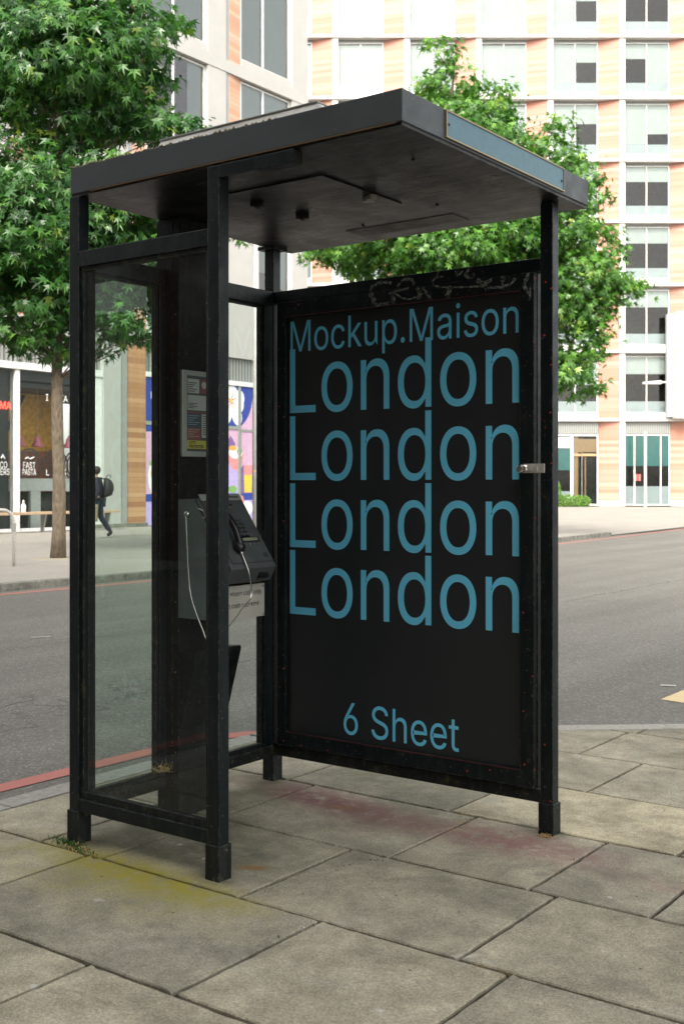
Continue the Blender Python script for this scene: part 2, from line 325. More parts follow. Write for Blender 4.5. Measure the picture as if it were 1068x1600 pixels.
def brickm():
    m,nt,b=new_mat('brown_brick'); tc=N(nt,'ShaderNodeTexCoord'); mp=N(nt,'ShaderNodeMapping'); mp.inputs['Rotation'].default_value=(R_(90),0,0)
    nt.links.new(tc.outputs['Object'],mp.inputs[0]); br=N(nt,'ShaderNodeTexBrick'); nt.links.new(mp.outputs[0],br.inputs[0])
    br.inputs['Scale'].default_value=1; br.inputs['Brick Width'].default_value=.225; br.inputs['Row Height'].default_value=.075; br.inputs['Mortar Size'].default_value=.008
    br.inputs['Color1'].default_value=(.085,.042,.028,1); br.inputs['Color2'].default_value=(.13,.065,.042,1); br.inputs['Mortar'].default_value=(.06,.05,.045,1)
    nt.links.new(br.outputs[0],b.inputs['Base Color']); b.inputs['Roughness'].default_value=.85; return m
M['brick']=brickm()
# ---------------------------------------------------------------- mesh builder
class MB:
    def __init__(s): s.v=[]; s.f=[]; s.mi=[]; s.smooth=False; s.cur=0
    def add(s,vs,fs):
        o=len(s.v); s.v+= [tuple(p) for p in vs]; s.f+= [tuple(i+o for i in f) for f in fs]; s.mi+=[s.cur]*len(fs); return s
    def box(s,x0,x1,y0,y1,z0,z1):
        if x0>x1:x0,x1=x1,x0
        if y0>y1:y0,y1=y1,y0
        if z0>z1:z0,z1=z1,z0
        v=[(x0,y0,z0),(x1,y0,z0),(x1,y1,z0),(x0,y1,z0),(x0,y0,z1),(x1,y0,z1),(x1,y1,z1),(x0,y1,z1)]
        return s.add(v,[(0,3,2,1),(4,5,6,7),(0,1,5,4),(1,2,6,5),(2,3,7,6),(3,0,4,7)])
    def hexa(s,b,t):
        v=list(b)+list(t); n=len(b)
        return s.add(v,[tuple(range(n))[::-1],tuple(range(n,2*n))]+[(i,(i+1)%n,n+(i+1)%n,n+i) for i in range(n)])
    def prism(s,poly,vec):
        vec=Vector(vec); return s.hexa([Vector(p) for p in poly],[Vector(p)+vec for p in poly])
    def tube(s,pts,r,n=8,cap=True):
        pts=[Vector(p) for p in pts]; rs=r if isinstance(r,(list,tuple)) else [r]*len(pts)
        rings=[]; up=None
        for i,p in enumerate(pts):
            a=pts[max(0,i-1)]; b=pts[min(len(pts)-1,i+1)]; d=(b-a).normalized()
            if up is None: up=Vector((0,0,1)) if abs(d.z)<.9 else Vector((1,0,0))
            x=d.cross(up); 
            if x.length<1e-5: x=d.orthogonal()
            x.normalize(); y=x.cross(d).normalized(); up=y
            rings.append([p+(x*math.cos(2*math.pi*k/n)+y*math.sin(2*math.pi*k/n))*rs[i] for k in range(n)])
        vs=[q for g in rings for q in g]; fs=[]
        for i in range(len(pts)-1):
            for k in range(n): fs.append((i*n+k,i*n+(k+1)%n,(i+1)*n+(k+1)%n,(i+1)*n+k))
        if cap: fs+= [tuple(range(n))[::-1],tuple((len(pts)-1)*n+k for k in range(n))]
        return s.add(vs,fs)
    def lathe(s,c,prof,n=16,axis=Vector((0,0,1))):
        c=Vector(c); ax=Vector(axis).normalized(); x=ax.orthogonal().normalized(); y=ax.cross(x)
        vs=[c+ax*h+(x*math.cos(2*math.pi*k/n)+y*math.sin(2*math.pi*k/n))*r for r,h in prof for k in range(n)]
        fs=[]
        for i in range(len(prof)-1):
            for k in range(n): fs.append((i*n+k,i*n+(k+1)%n,(i+1)*n+(k+1)%n,(i+1)*n+k))
        fs+= [tuple(range(n))[::-1],tuple((len(prof)-1)*n+k for k in range(n))]
        return s.add(vs,fs)
    def build(s,name,mat,parent=None,bevel=0,smooth=False,loc=None):
        base=Vector((0,0,0)) if parent is None else wloc(parent)
        org=Vector(loc) if loc is not None else base
        me=bpy.data.meshes.new(name)
        me.from_pydata([tuple(Vector(p)-org) for p in s.v],[],s.f)
        ms=mat if isinstance(mat,(list,tuple)) else [mat]
        for k in ms: me.materials.append(M[k] if isinstance(k,str) else k)
        if len(ms)>1: me.polygons.foreach_set('material_index',s.mi)
        if smooth or s.smooth: me.polygons.foreach_set('use_smooth',[True]*len(me.polygons))
        me.update()
        o=bpy.data.objects.new(name,me); COL.objects.link(o)
        if parent is not None: o.parent=parent; o.location=org-base
        else: o.location=org
        if bevel:
            b=o.modifiers.new('bevel','BEVEL'); b.width=bevel; b.segments=2; b.limit_method='ANGLE'
        return o
def wloc(o):
    v=Vector(o.location)
    while o.parent: o=o.parent; v+=Vector(o.location)
    return v
def tag(o,label=None,cat=None,group=None,kind=None):
    if label: o['label']=label
    if cat: o['category']=cat
    if group: o['group']=group
    if kind: o['kind']=kind
    return o
def thing(name,label,cat,loc,group=None):
    o=bpy.data.objects.new(name,None); o.empty_display_size=.1; COL.objects.link(o); o.location=loc
    return tag(o,label,cat,group)
def copy_tree(o,parent=None):
    c=o.copy(); COL.objects.link(c)
    if parent is not None: c.parent=parent
    for ch in [k for k in COL.objects if k.parent==o]: copy_tree(ch,c)
    return c
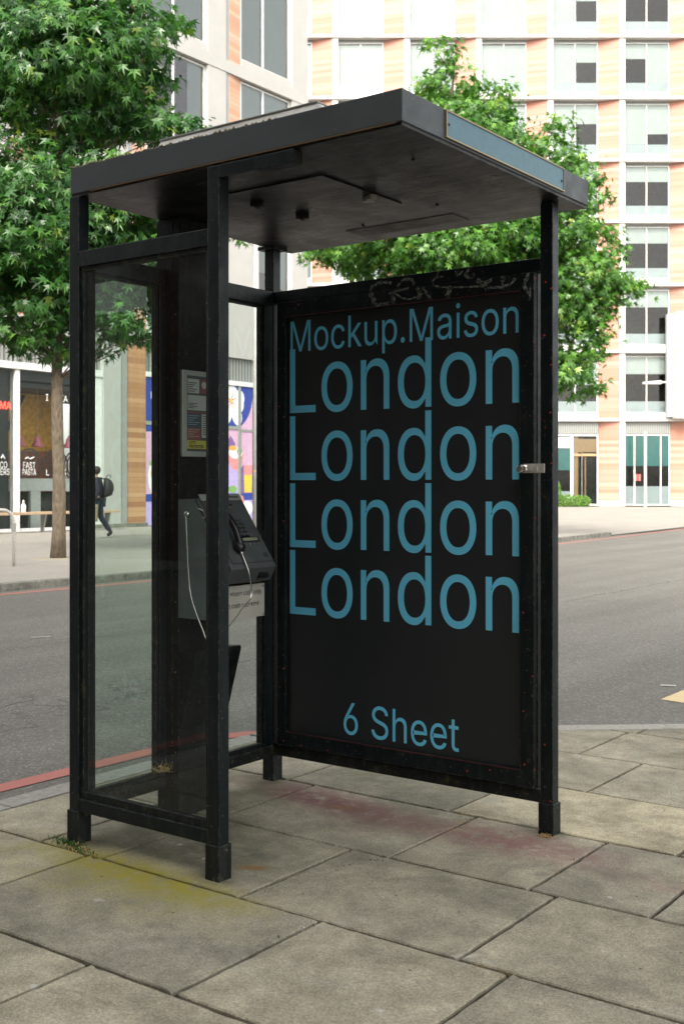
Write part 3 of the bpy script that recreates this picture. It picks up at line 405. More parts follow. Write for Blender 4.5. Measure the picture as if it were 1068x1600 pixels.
# ---------------------------------------------------------------- lettering from outline data
GL=json.loads(r'''{"M":[628,[[79,0,60,0,60,170,60,339,60,509,89,509,118,509,147,509,203,367,258,224,314,82,370,224,425,367,481,509,510,509,539,509,568,509,568,339,568,170,568,0,549,0,529,0,510,0,510,142,510,283,510,425,454,283,397,142,341,0,323,0,305,0,287,0,231,142,174,283,118,425,118,283,118,142,118,0,99,0]]],"o":[415,[[242,-8,207,-8,173,-8,143,0,117,16,91,33,71,56,56,85,41,114,34,149,34,187,34,227,41,262,56,291,71,321,91,343,117,360,143,376,173,384,207,384,242,384,273,376,299,360,325,343,345,321,359,291,374,262,381,227,381,187,381,149,374,114,359,85,345,56,325,33,299,16,273,0],[182,46,207,46,233,46,254,53,270,66,287,79,299,96,307,117,315,139,319,162,319,187,319,213,315,236,307,258,299,280,287,297,270,310,254,323,233,330,207,330,182,330,161,323,145,310,129,297,116,280,108,258,100,237,96,213,96,187,96,162,100,139,108,117,116,96,129,79,145,66,161,53]]],"c":[396,[[226,-8,207,-8,173,-8,143,0,117,16,91,33,71,56,56,85,41,114,34,149,34,187,34,227,41,262,56,291,71,321,91,343,117,360,143,376,173,384,207,384,226,384,243,382,260,377,276,372,292,365,305,356,319,347,330,335,340,322,350,309,357,294,362,277,342,272,322,267,303,262,300,272,296,281,290,289,285,297,278,305,270,311,262,317,253,322,242,325,232,328,220,330,207,330,182,330,161,323,145,310,129,297,116,280,108,258,100,237,96,213,96,187,96,162,100,139,108,117,116,96,129,79,145,66,161,53,182,46,207,46,220,46,232,48,243,52,253,55,263,60,271,66,279,72,286,80,292,89,297,97,301,107,304,117,324,112,343,107,363,102,358,85,351,70,341,56,332,43,320,31,306,21,293,12,277,4,261,-1,244,-6]]],"k":[381,[[132,158,110,137,110,162,110,187,110,212,113,212,117,212,121,212,175,268,230,323,284,379,310,379,335,379,360,379,301,319,243,259,184,199,182,199,179,199,177,199,155,178],[73,0,53,0,53,170,53,339,53,509,73,509,93,509,114,509,114,339,114,170,114,0,93,0],[320,0,294,0,245,62,197,124,148,186,162,200,177,214,191,229,252,152,312,76,372,0,346,0]]],"u":[410,[[211,-5,182,-5,157,-5,134,0,115,11,95,21,80,37,69,59,58,80,53,107,53,139,53,219,53,299,53,379,73,379,93,379,114,379,114,301,114,222,114,144,114,114,121,91,137,75,152,58,173,50,200,50,218,50,235,54,249,62,264,70,275,81,283,97,292,112,296,131,296,153,296,228,296,304,296,379,316,379,337,379,357,379,357,253,357,126,357,0,337,0,318,0,298,0,298,31,298,61,298,92,301,92,304,92,307,92,295,57,279,32,257,17,235,2]]],"p":[424,[[73,-143,53,-143,53,31,53,205,53,379,72,379,92,379,112,379,112,359,112,339,112,319,114,319,116,319,118,319,123,327,129,336,137,346,145,356,157,365,171,373,186,381,205,384,229,384,261,384,289,376,313,361,337,345,356,322,370,293,383,263,390,229,390,189,390,149,383,114,370,84,356,55,337,32,313,16,289,0,261,-8,229,-8,206,-8,187,-4,173,4,158,12,146,21,138,31,130,42,123,51,118,59,117,59,115,59,114,59,114,-8,114,-76,114,-143,93,-143],[197,47,220,47,244,47,263,53,279,66,295,78,308,95,316,117,324,138,328,162,328,189,328,216,324,240,316,261,308,282,296,299,280,311,264,324,244,330,220,330,197,330,177,324,161,312,145,300,133,284,125,263,117,242,113,217,113,189,113,161,117,136,125,115,133,94,146,77,162,65,178,53]]],"a":[389,[[182,-9,160,-9,136,-9,114,-4,94,5,75,14,59,27,48,45,36,62,30,83,30,108,30,130,35,147,43,161,52,175,63,185,78,193,92,201,108,207,125,211,143,215,160,218,178,220,201,223,219,225,234,227,248,228,258,231,265,235,272,239,276,245,276,255,276,255,276,256,276,257,276,272,273,286,267,297,261,308,252,316,240,322,228,328,213,331,196,331,178,331,162,328,149,322,136,317,126,309,118,301,110,292,104,283,100,274,80,280,61,285,41,291,50,314,62,332,79,346,95,360,113,369,133,375,153,381,173,384,194,384,208,384,223,383,239,379,255,376,271,370,286,360,301,351,313,338,322,320,332,303,337,280,337,251,337,168,337,84,337,0,317,0,297,0,277,0,277,17,277,35,277,52,275,52,274,52,272,52,268,43,261,34,252,25,243,15,230,7,215,1,200,-5],[155,45,170,45,193,45,212,50,228,59,243,68,255,79,263,93,271,107,276,122,276,138,276,155,276,173,276,190,273,187,268,184,259,182,251,180,242,178,231,176,221,174,210,172,200,171,190,170,182,169,175,168,161,166,147,163,134,159,121,154,111,148,103,139,96,131,92,119,92,105,92,92,95,81,102,72,109,63,118,57,130,52,142,48]]],"i":[167,[[73,0,53,0,53,126,53,253,53,379,73,379,93,379,114,379,114,253,114,126,114,0,93,0],[95,443,84,443,72,443,62,447,54,455,45,462,41,472,41,483,41,494,45,504,54,512,62,520,72,524,84,524,95,524,106,520,114,512,122,504,126,494,126,483,126,472,122,462,114,455,106,447]]],"s":[365,[[211,-8,182,-8,156,-8,133,-4,112,3,92,11,75,23,62,38,49,53,40,72,36,94,55,98,74,102,94,107,99,86,109,70,124,60,139,50,158,45,181,45,208,45,229,51,244,62,260,74,268,87,268,103,268,116,263,127,254,136,245,144,231,151,212,155,191,160,170,165,149,170,115,178,89,191,72,208,55,225,47,247,47,274,47,296,53,315,65,332,77,348,94,361,115,370,136,380,160,384,187,384,213,384,235,380,254,372,272,365,287,353,299,339,310,325,319,309,324,290,305,286,287,281,268,277,263,292,255,304,243,316,230,327,212,333,187,333,165,333,146,327,131,317,116,306,109,293,109,277,109,263,114,252,124,243,134,235,150,228,172,223,191,218,210,214,229,209,264,201,290,188,306,171,323,154,331,133,331,107,331,84,325,64,312,47,300,30,282,16,260,6,237,-3]]],"n":[410,[[114,249,114,227,114,151,114,76,114,0,93,0,73,0,53,0,53,126,53,253,53,379,72,379,92,379,112,379,112,349,112,318,112,287,109,287,106,287,102,287,114,322,131,347,152,362,174,377,199,384,227,384,253,384,276,379,295,369,314,358,330,342,341,321,352,299,357,273,357,240,357,160,357,80,357,0,337,0,316,0,296,0,296,78,296,157,296,235,296,265,288,288,273,304,258,321,237,329,210,329,192,329,175,325,161,317,146,309,135,298,126,283,118,267]]],"L":[393,[[160,0,60,0,60,170,60,339,60,509,82,509,103,509,125,509,125,358,125,208,125,57,203,57,282,57,361,57,361,38,361,19,361,0,261,0]]],"d":[424,[[219,-8,195,-8,164,-8,136,0,111,16,87,32,68,55,55,84,41,114,34,149,34,189,34,229,41,263,55,293,69,322,88,345,112,361,136,376,164,384,196,384,219,384,238,381,253,373,268,365,279,356,287,346,296,336,302,327,306,319,308,319,309,319,311,319,311,382,311,446,311,509,331,509,351,509,372,509,372,339,372,170,372,0,352,0,332,0,313,0,313,20,313,39,313,59,311,59,309,59,307,59,302,51,295,42,287,31,278,21,267,12,252,4,238,-4],[181,47,205,47,227,47,247,53,263,65,279,77,291,94,299,115,308,136,312,161,312,189,312,217,308,242,300,263,292,284,279,300,263,312,247,324,228,330,205,330,181,330,161,324,145,311,129,299,116,282,108,261,100,240,96,216,96,189,96,162,100,138,109,117,117,95,129,78,145,66,161,53]]],"S":[447,[[263,-9,224,-9,187,-9,155,-3,128,9,100,21,79,38,64,60,49,82,40,107,38,137,60,137,82,137,104,137,106,117,112,101,123,88,134,75,149,65,166,59,184,52,203,49,224,49,247,49,268,53,286,60,304,68,319,78,329,92,340,105,346,121,346,139,346,155,341,169,332,179,323,189,311,198,296,205,281,211,264,217,245,222,224,228,204,234,184,239,142,251,109,268,86,289,63,311,52,339,52,372,52,401,60,426,75,448,90,469,111,486,138,498,164,510,194,516,227,516,261,516,290,510,316,498,342,486,362,469,377,449,392,428,400,404,401,378,380,378,358,378,337,378,335,403,323,423,302,437,281,451,256,459,225,459,203,459,184,455,167,448,151,441,138,431,129,418,120,406,115,391,115,376,115,358,120,344,131,334,142,323,154,314,169,308,184,302,199,297,212,293,230,289,247,284,264,279,279,275,295,270,312,264,328,257,344,248,359,238,373,227,385,214,395,198,404,181,408,162,408,139,408,111,401,86,386,64,372,41,351,24,323,11,296,-2]]],"h":[410,[[114,249,114,227,114,151,114,76,114,0,93,0,73,0,53,0,53,170,53,339,53,509,73,509,93,509,114,509,114,435,114,361,114,287,110,287,106,287,102,287,114,322,131,347,152,362,174,377,199,384,227,384,253,384,276,379,295,369,315,358,330,342,341,321,352,299,357,273,357,240,357,160,357,80,357,0,337,0,316,0,296,0,296,78,296,157,296,235,296,265,288,288,273,304,258,321,237,329,210,329,192,329,175,325,161,317,146,309,135,298,126,283,118,267]]],"e":[404,[[238,-8,212,-8,175,-8,143,0,117,16,90,33,70,56,56,85,41,114,34,148,34,187,34,226,41,260,55,290,69,319,89,343,115,359,141,376,171,384,205,384,226,384,246,381,266,374,285,367,303,356,319,341,335,326,348,306,357,282,366,258,371,228,371,194,371,186,371,178,371,169,272,169,174,169,75,169,75,187,75,204,75,221,163,221,250,221,338,221,329,215,319,208,310,202,310,227,306,249,298,269,290,288,278,303,263,314,247,325,228,330,205,330,182,330,163,325,146,313,130,302,118,288,109,270,100,251,96,232,96,211,96,200,96,189,96,178,96,150,101,126,110,106,120,87,134,72,151,61,168,51,189,46,212,46,228,46,241,48,254,53,266,57,277,64,285,73,294,82,301,93,306,105,325,101,345,96,365,91,359,71,349,54,335,39,321,24,303,13,283,4,262,-4]]],"t":[227,[[138,379,204,379,204,362,204,344,204,327,138,327,72,327,6,327,6,344,6,362,6,379,72,379],[65,345,65,471,85,471,106,471,126,471,126,347,126,222,126,98,126,81,129,69,136,61,143,54,154,50,170,50,174,50,179,50,185,51,191,52,197,53,202,54,206,36,209,19,213,2,207,0,200,-2,192,-3,184,-4,176,-4,168,-4,136,-4,110,4,92,21,74,38,65,62,65,93,65,219]]],"l":[189,[[147,-2,139,-2,110,-2,88,5,74,20,60,35,53,57,53,84,53,226,53,367,53,509,73,509,93,509,114,509,114,372,114,235,114,99,114,81,116,69,120,62,125,55,133,52,146,52,152,52,157,52,160,53,164,53,167,54,170,54,173,37,177,20,181,3,175,1,169,0,162,-1,154,-2]]],"y":[389,[[51,-140,47,-139,52,-121,57,-103,61,-86,65,-86,68,-87,71,-87,83,-90,94,-91,104,-89,114,-87,122,-82,130,-74,138,-66,145,-53,151,-36,155,-24,159,-13,163,-1,114,126,66,252,17,379,40,379,62,379,84,379,111,305,138,230,165,155,174,132,181,109,187,87,193,64,199,42,206,21,198,21,191,21,184,21,190,42,196,64,202,87,209,110,216,132,224,155,251,230,278,305,305,379,327,379,349,379,371,379,316,234,260,88,204,-58,196,-78,187,-94,177,-107,166,-120,153,-129,139,-136,125,-142,109,-145,91,-145,81,-145,72,-144,65,-143,57,-142]]],"N":[523,[[82,0,60,0,60,170,60,339,60,509,85,509,111,509,136,509,205,400,274,291,343,183,349,174,355,164,363,151,370,138,379,123,388,107,396,90,405,73,414,55,411,55,408,54,405,54,403,72,401,90,401,108,400,126,399,142,399,157,399,172,399,185,399,195,399,300,399,404,399,509,420,509,442,509,463,509,463,339,463,170,463,0,438,0,412,0,387,0,325,97,264,193,202,290,194,303,186,316,177,331,169,345,159,362,148,381,137,400,123,424,108,452,111,453,115,453,119,454,120,428,121,405,122,384,123,362,124,344,124,328,125,312,125,300,125,291,125,194,125,97,125,0,103,0]]],"r":[259,[[73,0,53,0,53,126,53,253,53,379,72,379,92,379,112,379,112,360,112,340,112,321,113,321,114,321,115,321,122,340,135,355,152,367,170,379,190,385,213,385,218,385,223,385,229,384,235,384,240,384,243,384,243,363,243,343,243,322,242,323,237,323,230,324,223,325,215,326,207,326,189,326,173,322,159,315,145,307,134,297,126,284,118,270,114,255,114,237,114,158,114,79,114,0,93,0]]],"m":[610,[[73,0,53,0,53,126,53,253,53,379,72,379,92,379,112,379,112,351,112,323,112,295,111,295,109,295,108,295,113,316,121,332,132,346,144,359,157,369,172,376,187,383,203,386,219,386,247,386,270,378,287,361,305,344,316,322,321,295,318,295,315,295,312,295,317,313,325,329,337,343,349,357,364,367,381,375,398,382,416,386,437,386,459,386,479,381,497,372,515,362,530,348,541,328,551,309,557,285,557,255,557,170,557,85,557,0,536,0,516,0,496,0,496,85,496,169,496,254,496,281,488,301,473,313,457,325,439,330,419,330,402,330,387,327,374,320,362,313,352,303,345,290,339,278,335,263,335,247,335,165,335,82,335,0,315,0,295,0,274,0,274,87,274,173,274,260,274,281,267,298,253,311,239,324,221,330,199,330,185,330,171,327,158,320,144,313,134,303,126,289,118,276,114,258,114,238,114,159,114,79,114,0,93,0]]],".":[188,[[108,-4,95,-4,83,-4,72,0,63,9,54,18,50,28,50,41,50,54,54,65,63,73,72,82,83,87,95,87,108,87,119,82,128,73,137,65,141,54,141,41,141,28,137,18,128,9,119,0]]],"6":[453,[[258,-7,226,-7,195,-7,167,0,142,15,118,29,98,49,84,74,71,100,64,129,64,162,64,186,69,212,80,239,91,266,110,300,137,340,176,396,214,453,252,509,276,509,299,509,322,509,265,426,208,344,151,261,149,261,147,261,145,261,150,271,157,280,165,288,174,296,184,302,196,307,207,312,221,314,235,314,266,314,293,308,316,295,339,282,357,263,370,240,382,216,389,189,389,157,389,125,382,97,368,73,354,48,334,28,310,14,286,0],[207,48,226,48,246,48,264,53,279,63,294,72,306,85,314,101,323,118,327,136,327,157,327,178,323,197,314,213,306,230,294,242,279,251,264,261,246,265,226,265,207,265,189,261,174,252,159,243,147,230,138,214,129,198,125,179,125,158,125,137,129,118,138,102,147,85,159,72,174,63,189,53]]],"C":[510,[[293,-7,267,-7,223,-7,184,4,150,25,116,46,89,76,70,115,50,154,40,201,40,254,40,308,50,354,70,393,89,432,116,462,150,484,184,505,223,516,267,516,293,516,317,512,340,504,363,497,384,486,402,471,420,457,436,439,448,418,460,398,468,374,473,348,451,348,430,348,408,348,404,366,398,381,389,395,381,408,370,419,357,428,345,438,331,444,315,449,300,454,284,456,267,456,236,456,208,448,184,432,159,417,139,394,125,364,111,334,103,297,103,254,103,211,111,175,125,145,140,115,159,92,184,76,209,61,236,53,267,53,284,53,300,55,315,60,331,65,345,71,357,81,370,90,381,101,389,114,398,128,404,143,408,160,430,160,451,160,473,160,469,135,460,111,448,91,436,70,421,52,402,38,384,23,363,12,341,5,318,-3]]],"T":[449,[[85,452,32,452,32,471,32,490,32,509,160,509,288,509,417,509,417,490,417,471,417,452,363,452,310,452,257,452,257,301,257,151,257,0,235,0,214,0,193,0,193,151,193,301,193,452,139,452]]],"V":[480,[[229,0,204,0,141,170,79,339,16,509,39,509,62,509,84,509,120,408,156,307,192,206,198,189,206,166,215,137,224,109,235,73,248,31,243,31,239,31,235,31,247,74,258,110,267,138,276,166,284,189,290,206,325,307,360,408,395,509,417,509,440,509,463,509,401,339,340,170,278,0,253,0]]],"P":[445,[[82,0,60,0,60,170,60,339,60,509,118,509,177,509,235,509,274,509,307,502,332,487,358,473,377,454,390,430,402,405,409,378,409,348,409,317,402,290,390,265,377,241,358,222,332,207,307,193,274,186,235,186,193,186,151,186,109,186,109,205,109,224,109,242,150,242,191,242,233,242,259,242,281,247,297,256,313,265,325,278,333,294,341,310,344,328,344,348,344,368,341,386,333,402,325,417,313,430,297,439,280,448,259,452,232,452,196,452,160,452,125,452,125,301,125,151,125,0,103,0]]],"R":[449,[[82,0,60,0,60,170,60,339,60,509,119,509,177,509,236,509,275,509,307,502,333,489,359,475,378,457,390,433,403,410,409,382,409,352,409,321,403,295,390,271,378,248,359,230,333,217,307,204,275,198,236,198,189,198,143,198,96,198,96,217,96,236,96,255,142,255,188,255,234,255,260,255,281,259,298,267,314,275,326,286,334,300,341,315,345,332,345,352,345,372,341,390,334,405,326,420,314,431,298,440,281,448,259,452,233,452,197,452,161,452,125,452,125,301,125,151,125,0,103,0],[378,0,353,0,312,76,271,153,230,229,254,229,279,229,303,229,344,153,386,76,428,0,403,0]]],"O":[533,[[311,-7,267,-7,223,-7,184,4,150,25,116,46,90,76,70,115,50,154,40,201,40,254,40,308,50,354,70,393,90,432,116,462,150,484,184,505,223,516,267,516,311,516,350,505,384,484,418,462,444,432,464,393,483,354,493,308,493,254,493,201,483,154,464,115,444,76,418,46,384,25,350,4],[236,53,267,53,297,53,325,61,349,76,374,91,394,114,408,144,423,174,430,211,430,254,430,298,423,335,408,365,394,395,374,417,349,433,325,448,297,456,267,456,236,456,209,448,184,433,159,417,140,394,125,364,111,334,103,297,103,254,103,211,111,174,125,144,140,114,159,92,184,76,209,61]]],"D":[502,[[271,0,219,0,178,0,137,0,96,0,96,19,96,38,96,57,136,57,175,57,215,57,256,57,291,65,318,81,345,97,366,119,379,149,392,179,399,214,399,255,399,296,392,331,379,361,366,390,346,412,320,428,293,444,260,452,221,452,178,452,136,452,93,452,93,471,93,490,93,509,137,509,181,509,225,509,275,509,317,499,353,478,388,458,415,429,433,391,452,353,462,308,462,255,462,202,452,157,433,119,414,81,387,51,351,31,314,10],[103,509,125,509,125,339,125,170,125,0,103,0,82,0,60,0,60,170,60,339,60,509,82,509]]],"E":[419,[[165,0,60,0,60,170,60,339,60,509,164,509,268,509,372,509,372,490,372,471,372,452,290,452,207,452,125,452,125,396,125,341,125,286,202,286,278,286,355,286,355,267,355,248,355,229,278,229,202,229,125,229,125,172,125,114,125,57,208,57,292,57,375,57,375,38,375,19,375,0,270,0]]],"F":[410,[[82,0,60,0,60,170,60,339,60,509,163,509,266,509,369,509,369,490,369,471,369,452,288,452,206,452,125,452,125,394,125,336,125,278,198,278,272,278,346,278,346,259,346,240,346,221,272,221,198,221,125,221,125,147,125,74,125,0,103,0]]],"A":[480,[[39,0,16,0,78,170,140,339,201,509,226,509,251,509,276,509,338,339,401,170,463,0,440,0,418,0,395,0,359,101,323,202,287,302,281,321,273,344,264,372,255,400,245,435,232,478,236,478,241,478,245,478,233,435,222,399,213,371,204,343,196,320,191,302,155,202,120,101,85,0,62,0],[197,142,110,142,110,161,110,180,110,199,197,199,283,199,370,199,370,180,370,161,370,142,283,142]]],"I":[300,[[111,0,31,0,31,19,31,38,31,57,60,57,89,57,118,57,118,189,118,320,118,452,89,452,60,452,31,452,31,471,31,490,31,509,111,509,190,509,269,509,269,490,269,471,269,452,240,452,212,452,183,452,183,320,183,189,183,57,212,57,240,57,269,57,269,38,269,19,269,0,190,0]]],"G":[520,[[309,-7,269,-7,223,-7,184,4,149,25,115,46,88,77,69,116,50,155,40,201,40,254,40,308,50,354,69,393,88,432,115,462,149,484,183,505,221,516,265,516,292,516,317,512,340,504,364,496,385,484,403,469,422,454,437,437,449,416,461,396,470,373,474,349,452,349,430,349,408,349,403,365,396,380,387,393,379,406,368,417,356,427,344,436,330,444,315,448,300,453,283,456,265,456,235,456,208,448,183,432,159,417,139,394,125,364,111,334,103,297,103,254,103,211,111,175,125,145,140,115,159,92,184,76,209,61,237,53,269,53,297,53,323,59,345,71,367,83,384,101,396,123,409,146,415,172,415,202,421,201,428,200,434,199,384,199,333,199,283,199,283,218,283,237,283,256,348,256,413,256,478,256,478,237,478,219,478,200,478,158,469,122,451,91,433,60,408,36,377,19,345,2]]],"U":[517,[[299,-8,259,-8,219,-8,184,0,154,15,124,31,101,53,85,80,68,107,60,138,60,173,60,285,60,397,60,509,81,509,103,509,124,509,124,399,124,288,124,178,124,154,130,132,141,113,152,94,167,79,187,68,207,57,231,52,259,52,287,52,311,57,331,68,351,79,366,94,377,113,387,132,393,154,393,178,393,288,393,399,393,509,414,509,436,509,457,509,457,397,457,285,457,173,457,138,449,107,433,80,416,53,393,31,363,15,334,0]]],"X":[474,[[43,0,18,0,84,95,151,190,217,284,217,268,217,252,217,236,155,327,92,418,29,509,54,509,79,509,104,509,129,473,153,437,178,400,188,385,197,372,204,361,211,350,217,340,223,329,229,318,236,306,243,292,240,292,236,292,232,292,239,306,246,318,252,329,258,339,264,350,272,361,279,372,288,385,298,400,323,437,348,473,374,509,398,509,422,509,446,509,384,419,321,329,259,239,259,255,259,271,259,287,324,191,390,96,456,0,431,0,406,0,382,0,352,43,322,86,292,129,283,143,275,155,268,165,262,175,256,185,250,195,244,206,238,217,230,231,235,231,240,231,244,231,238,218,231,207,225,196,219,186,213,176,206,166,199,155,191,143,182,129,152,86,122,43,91,0,67,0]]],"W":[686,[[180,0,155,0,109,170,63,339,16,509,38,509,60,509,82,509,109,404,136,300,163,196,168,179,172,163,175,145,179,128,183,111,187,94,190,76,194,58,197,40,194,40,192,40,189,40,193,58,196,76,200,94,203,111,207,128,211,145,215,163,220,179,224,196,251,300,279,404,306,509,331,509,355,509,380,509,407,404,434,300,462,196,466,179,470,163,474,145,478,128,482,111,486,94,490,76,494,58,497,40,494,40,491,40,488,40,492,58,495,76,499,94,502,111,506,128,510,145,515,163,519,179,523,196,550,300,576,404,603,509,625,509,647,509,670,509,623,339,577,170,530,0,505,0,480,0,455,0,426,108,397,215,368,323,362,344,357,367,351,391,346,416,341,444,336,475,341,475,345,475,350,475,345,445,340,419,335,395,330,371,324,347,318,323,289,215,260,108,230,0,205,0]]],"Y":[472,[[225,0,203,0,203,69,203,139,203,208,141,308,79,409,16,509,41,509,66,509,91,509,125,454,159,399,192,344,203,326,213,309,222,292,231,275,240,255,250,230,241,230,232,230,224,230,233,255,242,276,251,293,260,310,270,327,280,344,314,399,347,454,381,509,406,509,430,509,455,509,393,409,330,308,268,208,268,139,268,69,268,0,247,0]]],"B":[456,[[122,0,60,0,60,170,60,339,60,509,120,509,181,509,241,509,276,509,306,503,329,491,352,479,369,462,381,442,392,422,398,399,398,374,398,352,394,334,387,320,379,306,369,294,356,286,344,277,330,271,315,267,315,265,315,264,315,262,331,261,347,255,363,245,379,235,392,221,402,203,413,185,418,163,418,136,418,111,412,87,400,67,388,46,370,30,344,18,319,6,287,0,247,0,184,0],[125,115,125,57,165,57,205,57,245,57,284,57,313,65,330,80,347,95,355,114,355,137,355,154,351,170,342,184,334,198,321,209,306,218,290,227,271,231,248,231,207,231,166,231,125,231,125,173],[125,341,125,285,162,285,200,285,238,285,257,285,273,289,288,296,303,303,315,313,323,326,332,339,336,355,336,372,336,395,328,414,313,429,297,444,273,452,240,452,202,452,163,452,125,452,125,396]]],"K":[467,[[146,189,104,145,104,169,104,193,104,216,116,232,128,247,139,261,151,275,162,290,174,303,187,317,199,331,212,344,262,399,313,454,364,509,392,509,420,509,448,509,376,431,304,353,231,276,230,276,229,276,228,276,187,233],[82,0,60,0,60,170,60,339,60,509,82,509,103,509,125,509,125,451,125,392,125,334,124,298,124,261,124,225,124,214,124,204,125,193,125,129,125,64,125,0,103,0],[398,0,372,0,311,86,249,173,188,259,201,276,215,293,228,309,302,206,375,103,449,0,423,0]]],"0":[453,[[264,-7,227,-7,189,-7,157,3,130,24,103,45,83,74,69,113,55,152,48,199,48,254,48,309,55,356,69,395,83,434,104,464,130,484,157,505,189,516,227,516,264,516,296,505,323,484,350,464,370,434,384,395,398,356,405,309,405,254,405,199,398,152,384,113,370,74,350,45,323,24,297,3],[202,50,227,50,252,50,273,58,290,74,308,90,321,113,330,144,339,174,344,211,344,254,344,297,339,334,330,365,321,395,308,419,290,435,273,451,252,460,227,460,202,460,180,451,163,435,146,419,132,395,123,365,114,334,109,297,109,254,109,211,114,174,123,144,132,113,146,90,163,74,180,58]]],"1":[453,[[181,0,76,0,76,18,76,36,76,55,181,55,286,55,391,55,391,36,391,18,391,0,286,0],[250,509,276,509,276,339,276,170,276,0,255,0,234,0,212,0,212,149,212,299,212,448,211,448,210,448,209,448,168,418,127,388,86,358,86,381,86,404,86,427,123,454,161,481,198,509,224,509]]],"2":[453,[[172,0,64,0,64,16,64,32,64,47,121,108,177,168,234,229,254,249,270,267,282,282,295,298,304,313,311,327,317,341,320,356,320,371,320,390,316,405,308,419,299,432,288,442,273,449,259,456,242,460,224,460,204,460,187,456,172,447,158,439,147,428,139,413,131,399,127,382,127,362,107,362,86,362,66,362,66,392,72,419,86,442,100,465,119,483,143,496,167,509,194,516,225,516,255,516,282,509,306,497,329,484,348,467,361,445,374,424,381,399,381,372,381,354,378,335,371,318,364,300,353,280,336,259,319,237,296,211,267,180,229,140,191,100,153,60,153,59,153,58,153,57,231,57,310,57,389,57,389,38,389,19,389,0,281,0]]],"4":[453,[[164,105,40,105,40,123,40,141,40,158,109,275,178,392,247,509,268,509,289,509,311,509,243,394,176,280,109,166,109,165,109,164,109,163,210,163,312,163,413,163,413,144,413,125,413,105,289,105],[302,0,282,0,282,40,282,81,282,121,282,130,282,138,282,146,282,203,282,260,282,318,302,318,322,318,343,318,343,212,343,106,343,0,322,0]]],"&":[448,[[221,-7,197,-7,163,-7,135,-1,110,12,86,24,67,41,54,62,41,83,34,107,34,133,34,155,39,174,47,189,56,205,69,220,85,235,101,249,119,263,140,279,166,298,191,316,216,335,223,340,230,346,237,352,244,359,250,366,255,375,259,384,262,394,262,405,262,421,256,434,245,445,235,456,220,461,201,461,189,461,178,458,168,453,158,448,151,441,145,431,140,422,137,411,137,399,137,386,140,374,145,363,151,352,159,340,169,327,179,315,190,300,204,284,282,189,360,95,438,0,413,0,389,0,364,0,300,77,236,154,171,231,152,255,135,275,121,293,107,310,95,327,87,344,79,361,75,379,75,398,75,421,81,441,91,458,101,475,116,489,134,499,153,509,175,513,200,513,225,513,247,509,266,499,284,489,298,476,308,459,319,443,324,424,324,404,324,389,321,375,315,362,309,348,302,336,291,325,281,314,269,303,256,293,222,268,188,243,154,217,133,202,119,188,110,174,101,161,97,147,97,131,97,115,101,100,109,87,117,75,129,65,143,57,158,50,174,46,193,46,213,46,233,51,251,59,270,68,286,80,301,95,316,111,328,130,336,151,345,173,349,197,349,224,368,224,388,224,408,224,408,192,404,165,397,144,389,122,381,105,371,92,361,79,352,69,345,62,341,57,337,52,333,47,316,29,296,16,271,7,246,-2]]]}''')
